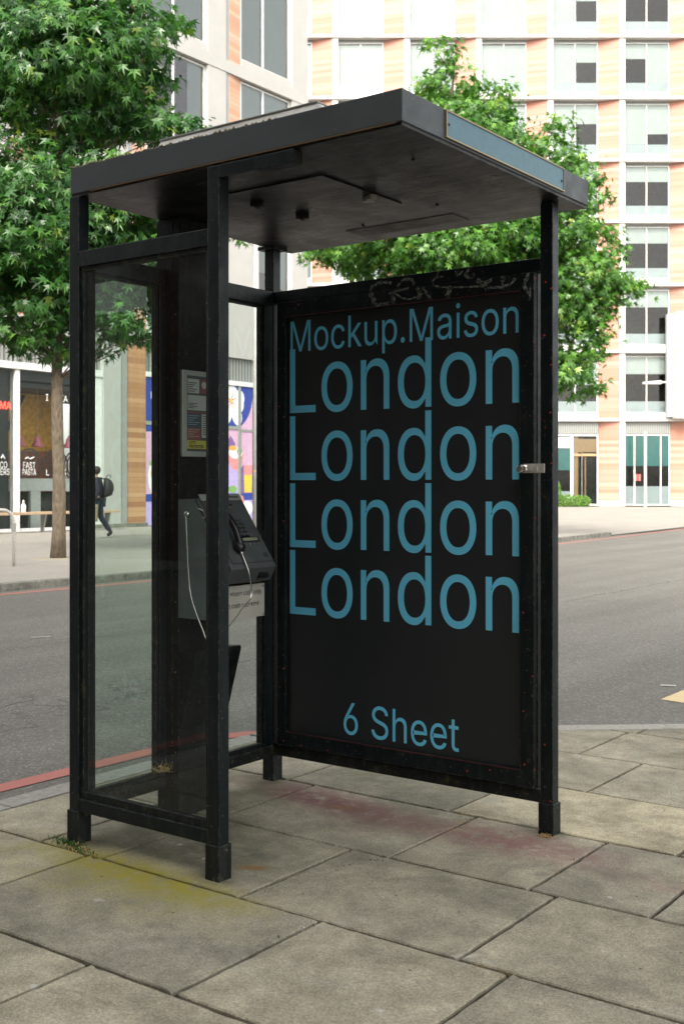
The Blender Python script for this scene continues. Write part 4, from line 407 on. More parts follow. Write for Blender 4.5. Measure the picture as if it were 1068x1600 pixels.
def lettering(name,lines,mat,parent,thick=.0004,bold=0):
    """lines: (text, origin, xdir, zdir, width or None, cap height). outlines -> flat solid letters"""
    cu=bpy.data.curves.new(name,'CURVE'); cu.dimensions='2D'; cu.fill_mode='BOTH'; cu.resolution_u=5
    placed=[]
    V=[];F=[]
    for text,org,xd,zd,width,cap in lines:
        V=[];F=[]
        org=Vector(org); xd=Vector(xd).normalized(); zd=Vector(zd).normalized(); nd=xd.cross(zd).normalized()
        cu=bpy.data.curves.new('t','CURVE'); cu.dimensions='2D'; cu.fill_mode='BOTH'; cu.resolution_u=4; cu.offset=bold
        x=0; xmin=1e9; xmax=-1e9; groups=[]
        for ch in text:
            if ch==' ': x+=.2; continue
            adv,sp=GL[ch]; cs=[]
            for p in sp:
                pts=[]
                for i in range(0,len(p),6):
                    q=[k/1000 for k in p[i:i+6]]; pts.append((q[0]+x,q[1],q[2]+x,q[3],q[4]+x,q[5]))
                    xmin=min(xmin,q[2]+x); xmax=max(xmax,q[2]+x)
                ar=sum(pts[i][2]*pts[(i+1)%len(pts)][3]-pts[(i+1)%len(pts)][2]*pts[i][3] for i in range(len(pts)))/2
                cs.append((ar,pts))
            big=max(cs,key=lambda c:abs(c[0]))[0]
            outs=[[c[1]] for c in cs if c[0]*big>0]
            for c in cs:
                if c[0]*big<0:
                    cx=sum(q[2] for q in c[1])/len(c[1]); cy=sum(q[3] for q in c[1])/len(c[1]); best=None
                    for g in outs:
                        bx=[q[2] for q in g[0]]; by=[q[3] for q in g[0]]
                        if min(bx)<cx<max(bx) and min(by)<cy<max(by):
                            A=(max(bx)-min(bx))*(max(by)-min(by))
                            if best is None or A<best[0]: best=(A,g)
                    (best[1] if best else outs[0]).append(c[1])
            groups+=outs
            x+=adv/1000
        bpy.data.curves.remove(cu)
        CAPH=GLCAP; sy=cap/CAPH; sx=(width/(xmax-xmin)) if width else sy
        for gi,grp in enumerate(groups):
            cu=bpy.data.curves.new('t','CURVE'); cu.dimensions='2D'; cu.fill_mode='BOTH'; cu.resolution_u=4; cu.offset=bold
            for pts in grp:
                s=cu.splines.new('BEZIER'); s.bezier_points.add(len(pts)-1); s.use_cyclic_u=True
                for bp,q in zip(s.bezier_points,pts):
                    bp.handle_left_type=bp.handle_right_type='FREE'
                    bp.handle_left=(q[0],q[1],0); bp.co=(q[2],q[3],0); bp.handle_right=(q[4],q[5],0)
            tmp=bpy.data.objects.new('t',cu); me=bpy.data.meshes.new_from_object(tmp)
            o=len(V)
            for v in me.vertices: V.append(tuple(org+xd*((v.co.x-xmin)*sx)+zd*(v.co.y*sy)+nd*(thick+.00006*(gi%3))))
            for f in me.polygons: F.append(tuple(o+i for i in f.vertices))
            bpy.data.objects.remove(tmp); bpy.data.meshes.remove(me); bpy.data.curves.remove(cu)
        m=MB(); m.add(V,F); res=m.build(name,mat,parent)
    return res
GLCAP=max(p[i] for p in GL['L'][1] for i in range(1,len(p),2))/1000
# ================================================================ GROUND
m=MB(); m.add([(-400,-400,-.104),(400,-400,-.104),(400,400,-.104),(-400,400,-.104)],[(0,1,2,3)]); tag(m.build('ground','gap'),kind='structure')
m=MB(); m.add([(-9.6,-120,-.1),(60,-120,-.1),(60,160,-.1),(-9.6,160,-.1)],[(0,1,2,3)]); tag(m.build('road','road'),kind='structure')
def clip(poly,px,py,nx,ny):
    out=[]
    for i in range(len(poly)):
        a=poly[i]; b=poly[(i+1)%len(poly)]; da=(a[0]-px)*nx+(a[1]-py)*ny; db=(b[0]-px)*nx+(b[1]-py)*ny
        if da>=0: out.append(a)
        if (da>=0)!=(db>=0):
            t=da/(da-db); out.append((a[0]+(b[0]-a[0])*t,a[1]+(b[1]-a[1])*t))
    return out
rows=[(-5.7,-5.07),(-5.07,-4.44),(-4.44,-3.81),(-3.81,-3.18),(-3.18,-2.55),(-2.55,-1.93),(-1.93,-1.31),(-1.31,-.695),(-.695,-.065),(-.065,.552),(.552,1.178),(1.178,1.78),(1.78,2.41),(2.41,3.03),(3.03,3.65),(3.65,4.27),(4.27,4.9),(4.9,5.5)]
joints={7:[-.4,.16,.905,1.87,2.7,3.5],8:[-.45,.18,1.23,1.875,2.72,3.4],9:[-.535,-.085,.25,.90,1.715,2.46,3.3],10:[-.5,.24,1.065,1.618,2.03,2.85],11:[-.5,.09,.935,1.885,2.8],12:[-.5,.35,1.26,2.1,3],13:[-.4,.15,.93,1.9,2.9]}
mv=MB(); tones=[]; shades=[]; rnd=random.Random(3)
rnd2=random.Random(17)
def add_slab(poly,z,tone,jig=.0):
    n=len(poly)
    if n<3: return
    cx=sum(p[0] for p in poly)/n; cy=sum(p[1] for p in poly)/n
    g=.006; tl=(rnd.uniform(-1,1)*.0012,rnd.uniform(-1,1)*.0012)
    def inset(p,d):
        # subdivide corners slightly so that edges chip a little
        dx,dy=p[0]-cx,p[1]-cy; L=math.hypot(dx,dy); return (p[0]-dx/L*d,p[1]-dy/L*d)
    ring=[]
    for i in range(n):
        a=poly[i]; b=poly[(i+1)%n]; L=math.hypot(b[0]-a[0],b[1]-a[1]); k=max(1,int(L/.035))
        ex,ey=(b[0]-a[0])/max(L,1e-6),(b[1]-a[1])/max(L,1e-6); nx,ny=-ey,ex
        for j in range(k):
            t=j/k; w=g+ (abs(rnd.gauss(0,.0022)) if j else .003+rnd.uniform(0,.003))
            ring.append((a[0]+(b[0]-a[0])*t+nx*w+(ex*.004 if j==0 else 0),a[1]+(b[1]-a[1])*t+ny*w))
    zf=lambda p:z+(p[0]-cx)*tl[0]+(p[1]-cy)*tl[1]
    r0=[(p[0],p[1],z-.06) for p in ring]; r1=[(p[0],p[1],zf(p)-.004) for p in ring]
    r2=[]
    for p in ring:
        q=inset(p,.005); r2.append((q[0],q[1],zf(q)))
    N_=len(ring); fs=[]
    for i in range(N_):
        j=(i+1)%N_; fs.append((i,j,N_+j,N_+i)); fs.append((N_+i,N_+j,2*N_+j,2*N_+i))
    fs.append(tuple(range(2*N_,3*N_)))
    mv.add(r0+r1+r2,fs); tones.extend([tone]*len(fs)); shades.extend([rnd2.uniform(.86,1.12)]*len(fs))
KD=Vector((.77,.64)).normalized(); KN=Vector((KD.y,-KD.x))   # corner kerb direction and its inward normal
kin=(0.61,2.86)
for ri,(b0,b1) in enumerate(rows):
    js=joints.get(ri)
    if js is None:
        r2=random.Random(ri*5+1); js=[-.54]; 
        while js[-1]<9: js.append(js[-1]+r2.choice([.62,.75,.9,.9]))
    else:
        js=[x for x in js if x>-.54]; js=[-.54]+js
        r2=random.Random(ri)
        while js[-1]<9: js.append(js[-1]+r2.choice([.62,.75,.9]))
    for a0,a1 in zip(js,js[1:]):
        p=[(a0,b0),(a1,b0),(a1,b1),(a0,b1)]
        p=clip(p,kin[0],kin[1],KN.x,KN.y)
        if len(p)<3: continue
        ar=abs(sum(p[i][0]*p[(i+1)%len(p)][1]-p[(i+1)%len(p)][0]*p[i][1] for i in range(len(p))))/2
        if ar<.004: continue
        tone=rnd.uniform(0,.16)
        if ri==11 and abs(a0-.935)<.01: tone=1.0
        if ri==8 and abs(a0-.18)<.01: tone=.0
        if ri==9 and abs(a0-1.715)<.01 : tone=.15
        if ri==7: tone=.18
        if ri==8 and abs(a0-1.23)<.01: tone=.22
        if ri==9 and a0>2.4: tone=.45
        add_slab(p,rnd.uniform(-.0012,.0012),tone)
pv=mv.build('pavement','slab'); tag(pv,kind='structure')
at=pv.data.attributes.new('tone','FLOAT','FACE'); at.data.foreach_set('value',tones)
at=pv.data.attributes.new('shade','FLOAT','FACE'); at.data.foreach_set('value',shades)
# bedding below the slabs, and the rest of the pavement out of view
m=MB(); m.add([(-.66,-5.7,-.012),(9.8,-5.7,-.012),(9.8,5.0,-.012),(3.0,4.8,-.012),(.45,2.82,-.012),(-.25,2.2,-.012),(-.66,1.86,-.012)],[(0,1,2,3,4,5,6)]); tag(m.build('pavement_bedding','gap'),kind='structure')
m=MB(); m.box(-.54,30,-30,-5.7,-.1,-.001); m.box(9.8,30,-5.7,5.0,-.1,-.001); pv2=m.build('pavement','slab'); tag(pv2,kind='structure'); at=pv2.data.attributes.new('shade','FLOAT','FACE'); at.data.foreach_set('value',[1.0]*len(pv2.data.polygons))
# kerbs: granite lengths along the road, then round the corner
m=MB()
def kerb_len(m,a,b,ca,cb,top=0.0):   # a,b inner ends; ca,cb outer ends
    m.hexa([(a[0],a[1],-.16),(b[0],b[1],-.16),(cb[0],cb[1],-.16),(ca[0],ca[1],-.16)][::-1],[(a[0],a[1],top),(b[0],b[1],top),(cb[0],cb[1],top-.004),(ca[0],ca[1],top-.004)][::-1])
y=-30.
while y<1.75:
    y1=min(y+.914,1.78); kerb_len(m,(-.545,y+.004),(-.545,y1-.004),(-.685,y+.004),(-.685,y1-.004)); y=y1
inn=[(-.545,1.79),(-.535,1.86),(-.47,1.95),(-.36,2.045)]; 
for i in range(16): 
    t=.62*i; inn.append((-.34+KD.x*t*1.0+ .0,2.065+KD.y*t))
# keep the straight part on the measured inner line
off=(Vector(kin)-Vector((-.34,2.065))); d=off.dot(KN); inn=[p if i<3 else (p[0]+KN.x*d*min(1,(i-2)/3),p[1]+KN.y*d*min(1,(i-2)/3)) for i,p in enumerate(inn)]
outp=[]
for i,p in enumerate(inn):
    a=Vector(inn[max(0,i-1)]); b=Vector(inn[min(len(inn)-1,i+1)]); t=(b-a).normalized(); outp.append((p[0]-t.y*.14,p[1]+t.x*.14))
for i in range(len(inn)-1):
    kerb_len(m,inn[i],inn[i+1],outp[i],outp[i+1],.001)
tag(m.build('kerb','kerb',bevel=.004),kind='structure')
# red lines, cream box marking
def ribbon(m,pts,w,z,side=None):
    L=[];Rr=[]
    for i,p in enumerate(pts):
        a=Vector(pts[max(0,i-1)]); b=Vector(pts[min(len(pts)-1,i+1)]); t=(b-a).normalized(); n=Vector((-t.y,t.x))
        L.append((p[0]+n.x*w/2,p[1]+n.y*w/2,z)); Rr.append((p[0]-n.x*w/2,p[1]-n.y*w/2,z))
    n=len(pts); m.add(L+Rr,[(i,n+i,n+i+1,i+1) for i in range(n-1)])
m=MB(); pts=[(-1.14,-30),(-1.14,-.5),(-1.14,.4),(-1.125,.9),(-1.11,1.4),(-1.09,1.75),(-1.06,1.95),(-.98,2.13),(-.84,2.27),(-.70,2.37),(.316,3.214),(1.5,4.198),(3.0,5.445),(9.0,10.43)]
pts=[(p[0],p[1]) for p in pts]; ribbon(m,pts,.12,-.096); tag(m.build('road_line_red','redline'),kind='structure')
m=MB(); ribbon(m,[(-9.03,-30),(-9.03,8),(-9.0,15),(-8.85,22),(-9.15,27),(-9.75,33.5),(-10.5,45),(-12,70),(-14,120)],.13,-.096); tag(m.build('road_line_red','redline'),kind='structure')
m=MB(); m.add([(.53,4.55,-.096),(1.9,4.31,-.096),(1.9,4.9,-.096),(.53,5.14,-.096)],[(0,1,2,3)]); tag(m.build('road_marking','yellow'),kind='structure')
m=MB(); ribbon(m,[(-5.31,4.05),(-5.25,4.22)],.05,-.095); ribbon(m,[(.33,5.07),(.43,5.11)],.05,-.095); tag(m.build('road_marking_remnant','n_white'),kind='structure')
# far pavement
m=MB()
fk=[(-9.36,-30),(-9.36,8),(-9.33,15),(-9.2,22),(-9.55,27.2)]
m.add([(-9.5,-30,0),(-9.5,8,0),(-9.47,15,0),(-9.34,22,0),(-9.69,27.2,0),(-90,27.2,0),(-90,-30,0)],[(0,1,2,3,4,5,6)])
m.add([(-9.69,27.2,-.002),(-9.75,27.6,-.09),(-10.2,33.6,-.092),(-12.5,70,-.092),(-15,150,-.092),(-60,150,.0),(-30,60,.0),(-30,27.2,-.002)],[(0,1,2,3,4,5,6,7)])
m.add([(-12.4,70,-.0915),(30,99,-.0915),(30,150,-.0915),(-15,150,-.0915)],[(0,1,2,3)])
tag(m.build('far_pavement','farpave'),kind='structure')
m=MB()
for p,q in zip(fk,fk[1:]):
    L=math.hypot(q[0]-p[0],q[1]-p[1]); k=max(1,int(L/.92))
    for i in range(k):
        t0=i/k; t1=(i+1)/k-.006/(L/k)/k; a=(p[0]+(q[0]-p[0])*t0,p[1]+(q[1]-p[1])*t0); b=(p[0]+(q[0]-p[0])*t1,p[1]+(q[1]-p[1])*t1); j=rnd.uniform(-.006,.006)
        kerb_len(m,(a[0]-.15,a[1]),(b[0]-.15,b[1]),(a[0]+j,a[1]),(b[0]+j,b[1]),.006)
tag(m.build('far_kerb','farkerb',bevel=.006),kind='structure')
# ================================================================ KIOSK
S=.0512; L2=.7515; W=1.1748; A4=1.4225; ZH=2.409
K=thing('phone_kiosk','black steel open-sided street phone kiosk with flat roof, glass side and a dark poster panel','phone kiosk',(0,0,0))
for (x0,x1,y0,y1) in [(0,S,0,S),(L2-S,L2,0,S),(0,S,W-S,W),(A4-S,A4,W-S,W)]:
    m=MB(); m.box(x0,x1,y0,y1,.0,ZH-.009)
    mt='paint_red' if x0>1 else 'paint'
    p=m.build('post',mt,K,bevel=.0025,loc=((x0+x1)/2,(y0+y1)/2,0))
    e=.0062; f=MB(); f.box(x0-e,x1+e,y0-e,y1+e,-.02,.119); f.build('foot','paint_moss' if x0<1 else 'paint_red',p,bevel=.003)
    if y0>1 and x0<1:
        g=MB(); g.box(x0-.022,x1+.022,y0-.022,y1+.022,ZH-.024,ZH-.0095); g.build('top_plate','paint',p)
    if x0>1:
        for dx,z,r_ in [(.014,1.99,.0035),(.018,1.975,.0028),(.024,.47,.004)]:
            g=MB(); g.lathe((x0+dx,y0-.0002,z),[(r_,0),(r_,.001),(.001,.001)],8,(0,-1,0)); g.build('bolt_hole','rubber',p)
# canopy
m=MB(); m.box(.0055,1.484,0,1.306,2.4105,2.509)
roof=m.build('roof','fascia',K,bevel=.003)
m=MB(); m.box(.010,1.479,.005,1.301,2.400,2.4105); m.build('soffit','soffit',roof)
# hatch panels and clips under the roof
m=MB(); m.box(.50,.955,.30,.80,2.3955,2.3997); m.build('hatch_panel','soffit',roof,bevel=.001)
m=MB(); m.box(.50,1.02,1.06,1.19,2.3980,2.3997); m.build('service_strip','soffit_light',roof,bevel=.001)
for (x,y,ln,a,mt) in [(.532,.453,.05,.4,'rubber'),(.545,.711,.05,.5,'rubber'),(.925,.63,.07,-.5,'alu'),(1.03,.05,.06,0,'rubber')]:
    m=MB(); m.box(-ln/2,ln/2,-.013,.013,-.016,0); m.box(-.008,.008,-.018,.018,-.022,-.012); o=m.build('catch',mt,roof,bevel=.002); o.location=(x,y,2.396); o.rotation_euler.z=a
for (x,y) in [(1.31,.33),(.62,1.02),(1.05,.9)]:
    g=MB(); g.lathe((x,y,2.3997),[(.006,0),(.006,-.004),(.002,-.005)],8); g.build('rivet','rubber',roof)
# raised pale tray on top
m=MB(); m.hexa([(.30,.12,2.5095),(1.16,.12,2.5095),(1.16,1.2,2.5095),(.30,1.2,2.5095)],[(.33,.15,2.588),(1.05,.15,2.588),(1.05,1.17,2.588),(.33,1.17,2.588)]); m.build('roof_tray','roof_tray',roof)
m=MB(); m.box(.325,1.055,.145,1.175,2.5882,2.594); m.build('tray_lid','alu',roof,bevel=.002)
# moss along the front top edge
m=MB(); r5=random.Random(5)
for i in range(320):
    x=r5.uniform(.006,1.0)**1.35; y=r5.uniform(.0,.03); h=r5.uniform(.002,.008)
    m.hexa([(x-.005,y-.002,2.509),(x+.005,y-.002,2.509),(x+.005,y+.005,2.509),(x-.005,y+.005,2.509)],[(x-.002,y,2.509+h),(x+.002,y,2.509+h),(x+.002,y+.003,2.509+h),(x-.002,y+.003,2.509+h)])
tag(m.build('moss',plain('dry_moss',(.16,.135,.06),.95,0,.5,60),roof),kind='stuff')
# blue sign panel on the end fascia
m=MB(); m.box(1.4845,1.4875,.247,1.083,2.424,2.502); sp=m.build('sign_panel','blue_panel',roof)
m=MB()
for b in [(.243,1.087,2.4195,2.424),(.243,1.087,2.502,2.5065),(.243,.247,2.424,2.502),(1.083,1.087,2.424,2.502)]: m.box(1.4845,1.4905,b[0],b[1],b[2],b[3])
m.build('trim','gold_trim',sp)
m=MB(); m.lathe((1.4877,.262,2.463),[(.0045,0),(.0045,.0016),(.001,.0018)],8,(1,0,0)); m.build('screw','rubber',sp); m=MB(); m.lathe((1.4877,1.066,2.456),[(.006,0),(.0045,.0016),(.001,.0018)],8,(1,0,0)); m.build('screw','rubber',sp)
# rust line under the fascia
m=MB(); m.box(.12,1.46,-.0012,.004,2.4075,2.4103); m.build('seam','rust_edge',roof)
m=MB(); m.box(L2+.0005,1.068,.0,.049,2.356,2.3995); m.build('arm','paint',K,bevel=.002)
m=MB(); m.box(1.0685,1.0715,.004,.046,2.358,2.397); m.build('arm_cap','rubber',K)
# rails of the glass side
m=MB(); m.box(S,L2-S,.001,S-.001,2.136,2.194); m.build('top_rail','paint',K,bevel=.0025)
m=MB(); m.box(S,L2-S,.001,S-.001,.117,.166); m.build('bottom_rail','paint',K,bevel=.0025)
def bead(name,x0,x1,z0,z1,y0,y1,w,mt,parent,axis='x',x=None,wb=None):
    wb=wb or w; mm=MB()
    mm.box(x0,x1,y0,y1,z0,z0+wb); mm.box(x0,x1,y0,y1,z1-w,z1); mm.box(x0,x0+w,y0,y1,z0+wb,z1-w); mm.box(x1-w,x1,y0,y1,z0+wb,z1-w)
    return mm.build(name,mt,parent,bevel=.0015)
bead('glazing_bead',S,L2-S,.166,2.136,.010,.034,.0165,'paint_moss',K,wb=.027)
m=MB(); m.add([(S+.0165,.021,.193),(L2-S-.0165,.021,.193),(L2-S-.0165,.021,2.1195),(S+.0165,.021,2.1195)],[(0,1,2,3)]); m.build('glass_pane','kglass',K,loc=(0,.02,.19))
g=MB()
for z in [.55,.93,1.47,1.93]: g.lathe((.078,.0165,z),[(.003,0),(.003,.002),(.001,.003)],8,(0,-1,0))
# back wall on the road side (a = 0..S)
m=MB(); m.box(.001,S-.001,S,W-S,2.129,2.196); m.build('top_rail','paint',K,bevel=.0025)
m=MB(); m.box(.001,S-.001,S,W-S,.109,.158); m.build('bottom_rail','paint_moss',K,bevel=.0025)
def beadB(y0,y1):
    mm=MB(); w=.015
    mm.box(.018,.040,y0,y1,.158,.18); mm.box(.018,.040,y0,y1,2.117,2.129); mm.box(.018,.040,y0,y0+w,.18,2.117); mm.box(.018,.040,y1-w,y1,.18,2.117)
    mm.build('glazing_bead','paint_moss',K,bevel=.0015)
beadB(S+.026,.419); beadB(.755,W-S-.06)
for (y0,y1) in [(S+.001,S+.026),(.419,.4545),(.7355,.755),(W-S-.06,W-S-.0005)]:
    m=MB(); m.box(.002,S-.002,y0,y1,.1585,2.1285); m.build('stile','paint',K,bevel=.002)
for (y0,y1) in [(S+.041,.404),(.770,W-S-.075)]:
    m=MB(); m.add([(.0285,y0,.18),(.0285,y1,.18),(.0285,y1,2.117),(.0285,y0,2.117)],[(0,1,2,3)]); m.build('glass_pane','kglass' if y0<.5 else 'wglass',K,loc=(.03,y0,.18))
# equipment column
m=MB(); m.box(.0,.119,.455,.735,-.02,2.3995); col=m.build('column','column',K,bevel=.003)
m=MB(); m.box(-.002,.085,.4535,.4549,.12,2.39); m.build('cover_strip','column',col)
for z in [.30,.62,.90,1.37,1.62,2.05]:
    g=MB(); g.lathe((.022,.4535,z),[(.0035,0),(.0035,.0018),(.001,.0024)],8,(0,-1,0)); g.build('screw','screw',col)
    g=MB(); g.lathe((.102,.4549,z-.04),[(.0028,0),(.0028,.0018),(.001,.0024)],8,(0,-1,0)); g.build('screw','screw',col)
# poster wall
m=MB(); m.box(S,A4-S,W-S+.0005,W-.001,2.1425,2.194); m.build('top_rail','paint',K,bevel=.0025)
m=MB(); m.box(S,A4-S,W-S+.0005,W-.001,.117,.1685); m.build('bottom_rail','paint_moss',K,bevel=.0025)
case=MB(); case.box(.074,1.352,1.140,1.170,.1705,2.1405); case=case.build('poster_case','paint',K)
mm=MB(); y0,y1=1.1115,1.1395
# mitred door frame
o=[(.083,.171),(1.350,.171),(1.350,2.140),(.083,2.140)]; i_=[(.1284,.233),(1.2884,.233),(1.2884,2.074),(.1284,2.074)]
for k in range(4):
    a,b=o[k],o[(k+1)%4]; c,d=i_[(k+1)%4],i_[k]
    pl=[(a[0],y0,a[1]),(b[0],y0,b[1]),(c[0],y0+.004,c[1]),(d[0],y0+.004,d[1])]
    pl2=[(p[0],y1,p[2]) for p in pl]
    mm.add(pl+pl2,[(0,1,2,3),(7,6,5,4),(0,4,5,1),(1,5,6,2),(2,6,7,3),(3,7,4,0)])
mm.build('door_frame','paint_red',case,bevel=.0012)
tm=plain('red_stained_trim',(.11,.028,.024),.6,0,.6,30)
for b in [(.1284,1.2884,.2305,.2335),(.1284,1.2884,2.0735,2.0765)]:
    mm=MB(); mm.box(b[0],b[1],1.1135,1.1155,b[2],b[3]); mm.build('inner_trim',tm,case)
m=MB(); m.box(.1275,1.2895,1.1365,1.139,.232,2.075); pst=m.build('poster','poster',case)
lines=[("Mockup.Maison",(.1405,1.1362,1.9185),(1,0,0),(0,0,1),1.1325,.1355)]
lettering('poster_heading',lines,'poster_blue',case,.0)
lines=[("London",(.1365,1.1358,z),(1,0,0),(0,0,1),1.1385,.2835) for z in (1.6475,1.3495,1.0520,.7555)]
lettering('poster_lettering',lines,'poster_blue',case,.0,.0)
lettering('poster_footer',[("6 Sheet",(.4335,1.1362,.2585),(1,0,0),(0,0,1),.573,.1365)],'poster_blue',case,.0)
# hasp lock
m=MB(); m.box(1.306,1.400,1.1015,1.1055,1.374,1.409); lk=m.build('lock_hasp','steel',K,bevel=.003)
m=MB(); m.box(1.325,1.372,1.0965,1.1012,1.382,1.400); m.build('hasp_plate','steel',lk,bevel=.002)
m=MB(); m.lathe((1.3015,1.106,1.391),[(.0165,0),(.0165,.016),(.012,.019),(.004,.0195)],18,(0,-1,0)); m.box(1.294,1.309,1.084,1.0885,1.3885,1.3935); m.build('lock_barrel','chrome',lk)
m=MB(); m.hexa([(1.314,1.0965,1.376),(1.330,1.0965,1.380),(1.330,1.0965,1.404),(1.314,1.0965,1.408)],[(1.316,1.087,1.38),(1.326,1.090,1.386),(1.326,1.090,1.398),(1.316,1.087,1.404)]); m.build('lock_catch','chrome',lk,bevel=.001)
# faded tag on the top of the frame
def stroke(m,pts,w):
    P=[]
    for i in range(len(pts)-1):
        p0=Vector(pts[max(0,i-1)]);p1=Vector(pts[i]);p2=Vector(pts[i+1]);p3=Vector(pts[min(len(pts)-1,i+2)])
        for t in [k/6 for k in range(6)]:
            P.append(.5*((2*p1)+(-p0+p2)*t+(2*p0-5*p1+4*p2-p3)*t*t+(-p0+3*p1-3*p2+p3)*t**3))
    P.append(Vector(pts[-1])); rr=random.Random(int(abs(pts[0][0])*1000))
    for lo,hi,yy in [(2.1425,3,1.1226),(0,2.1395,1.1101)]:
        q=[]; 
        for i,p in enumerate(P):
            if lo<=p.y<=hi: q.append((i,p))
        seg=[]
        for k in range(len(q)-1):
            if q[k+1][0]!=q[k][0]+1: continue
            a,b=q[k][1],q[k+1][1]; d=(b-a); 
            if d.length<1e-6: continue
            n=Vector((-d.y,d.x)).normalized(); w0=w*(.6+.5*rr.random())/2
            vs=[a-n*w0,b-n*w0,b+n*w0,a+n*w0]
            m.add([(v.x,yy,v.y) for v in vs],[(0,1,2,3)])
def gmat():
    mt=bpy.data.materials.new('faded_grey_tag'); mt.use_nodes=True; nt=mt.node_tree; b=nt.nodes['Principled BSDF']
    b.inputs['Base Color'].default_value=(.26,.27,.26,1); b.inputs['Roughness'].default_value=.7
    n=noise(nt,objco(nt),55,5,.8); nt.links.new(ramp(nt,n,[(.36,.0),(.60,.85)]),b.inputs['Alpha']); return mt
gm=gmat(); m=MB()
for pts,w in [([(.69,2.168),(.64,2.175),(.595,2.165),(.588,2.14),(.605,2.10),(.622,2.083),(.685,2.082)],.016),([(.60,2.135),(.62,2.10)],.012),([(.72,2.15),(.745,2.175),(.79,2.172),(.80,2.15),(.77,2.135),(.70,2.128)],.013),([(.69,2.13),(.71,2.10),(.70,2.08)],.02),([(.70,2.13),(.75,2.10),(.79,2.09),(.83,2.10)],.008),([(.825,2.135),(.84,2.10),(.825,2.085)],.022),([(.85,2.13),(.875,2.10),(.89,2.078)],.016),([(.94,2.17),(.90,2.165),(.895,2.14),(.94,2.125),(.985,2.118)],.010),([(.985,2.125),(.975,2.10),(.965,2.080)],.026),([(.985,2.118),(1.06,2.112),(1.14,2.108)],.010),([(1.10,2.14),(1.13,2.118),(1.145,2.12),(1.17,2.13)],.020),([(1.142,2.11),(1.142,2.088)],.010),([(1.15,2.10),(1.21,2.097),(1.25,2.105),(1.272,2.125)],.014),([(1.212,2.132),(1.225,2.135),(1.228,2.122),(1.21,2.12)],.008),([(1.215,2.12),(1.218,2.10)],.007),([(1.33,2.138),(1.315,2.11),(1.312,2.09),(1.33,2.06)],.016),([(1.337,2.09),(1.335,2.06),(1.333,2.035)],.010),([(1.0,2.185),(1.01,2.165),(1.03,2.182)],.012),([(1.06,2.188),(1.045,2.16),(1.07,2.15),(1.085,2.165)],.016),([(.92,2.19),(.905,2.165)],.01)]:
    stroke(m,pts,w)
m.build('graffiti_tag',gm,K)
# notice case on the column
NB=MB(); NB.box(.1195,.134,.461,.728,1.4415,1.789); nb=NB.build('notice_case','alu',K,bevel=.003)
m=MB(); m.box(.134,.1352,.487,.713,1.464,1.768); m.build('backing','n_dark',nb)
for (y0,y1,z0,z1,mt) in [(.489,.556,1.698,1.755,'n_white'),(.566,.600,1.698,1.755,'n_red'),(.489,.60,1.629,1.690,'n_white'),(.489,.60,1.618,1.623,'n_red'),(.487,.563,1.560,1.615,'n_blue'),(.570,.71,1.520,1.615,'n_white'),(.487,.563,1.512,1.558,'n_red'),(.487,.71,1.474,1.508,'n_yellow'),(.61,.71,1.629,1.755,'n_white')]:
    q=MB(); q.box(.1352,.1358,y0,y1,z0,z1); q.build('notice',mt,nb)
q=MB()
for i in range(5): q.box(.1358,.1361,.492,.492+.05-(i%3)*.012,1.738-.0085*i,1.741-.0085*i)
for i in range(4): q.box(.1358,.1361,.494,.545-(i%2)*.02,1.655-.006*i,1.6575-.006*i)
for i in range(9): q.box(.1358,.1361,.578,.70-(i%3)*.02,1.605-.009*i,1.608-.009*i)
q.build('small_print','text_black',nb)
q=MB()
for i in range(5): q.box(.1358,.1361,.492,.556-(i%3)*.015,1.606-.009*i,1.6085-.009*i)
for i in range(4): q.box(.1358,.1361,.492,.556-(i%3)*.015,1.550-.009*i,1.5525-.009*i)
q.build('small_print','alu',nb)
q=MB(); q.lathe((.1358,.583,1.733),[(.014,0),(.014,.0006),(.010,.0006)],20,(1,0,0)); q.build('round_symbol','n_white',nb)
lettering('notice_text',[("CCTV",(.1362,.497,1.4935),(0,1,0),(0,0,1),None,.0105),("PROTECTED",(.1362,.497,1.4785),(0,1,0),(0,0,1),None,.0105)],'text_black',nb,0,.03)
# drop-down tray under the phone
m=MB(); a=[(.1195,.4555,.66),(.215,.4555,.665),(.205,.4555,.655),(.1195,.4555,.36)]
m.hexa([(.1195,.4555,.36),(.132,.4555,.36),(.215,.4555,.655),(.213,.4555,.668),(.1195,.4555,.662)],[(.1195,.722,.36),(.132,.722,.36),(.215,.722,.655),(.213,.722,.668),(.1195,.722,.662)]); m.build('shelf_bracket','column',K,bevel=.002)
# ================================================================ PAYPHONE
P=thing('payphone','dark grey wall payphone with slanted keypad face and steel cord inside the kiosk','payphone',(.12,.588,.797))
yl,yr=.4545,.722
m=MB(); prof=[(.1195,1.273),(.216,1.273),(.396,1.013),(.402,1.003),(.372,.945),(.30,.932),(.1195,.905)]
m.hexa([(a,yl,z) for a,z in prof],[(a,yr,z) for a,z in prof]); m.build('housing','phone_body',P,bevel=.004)
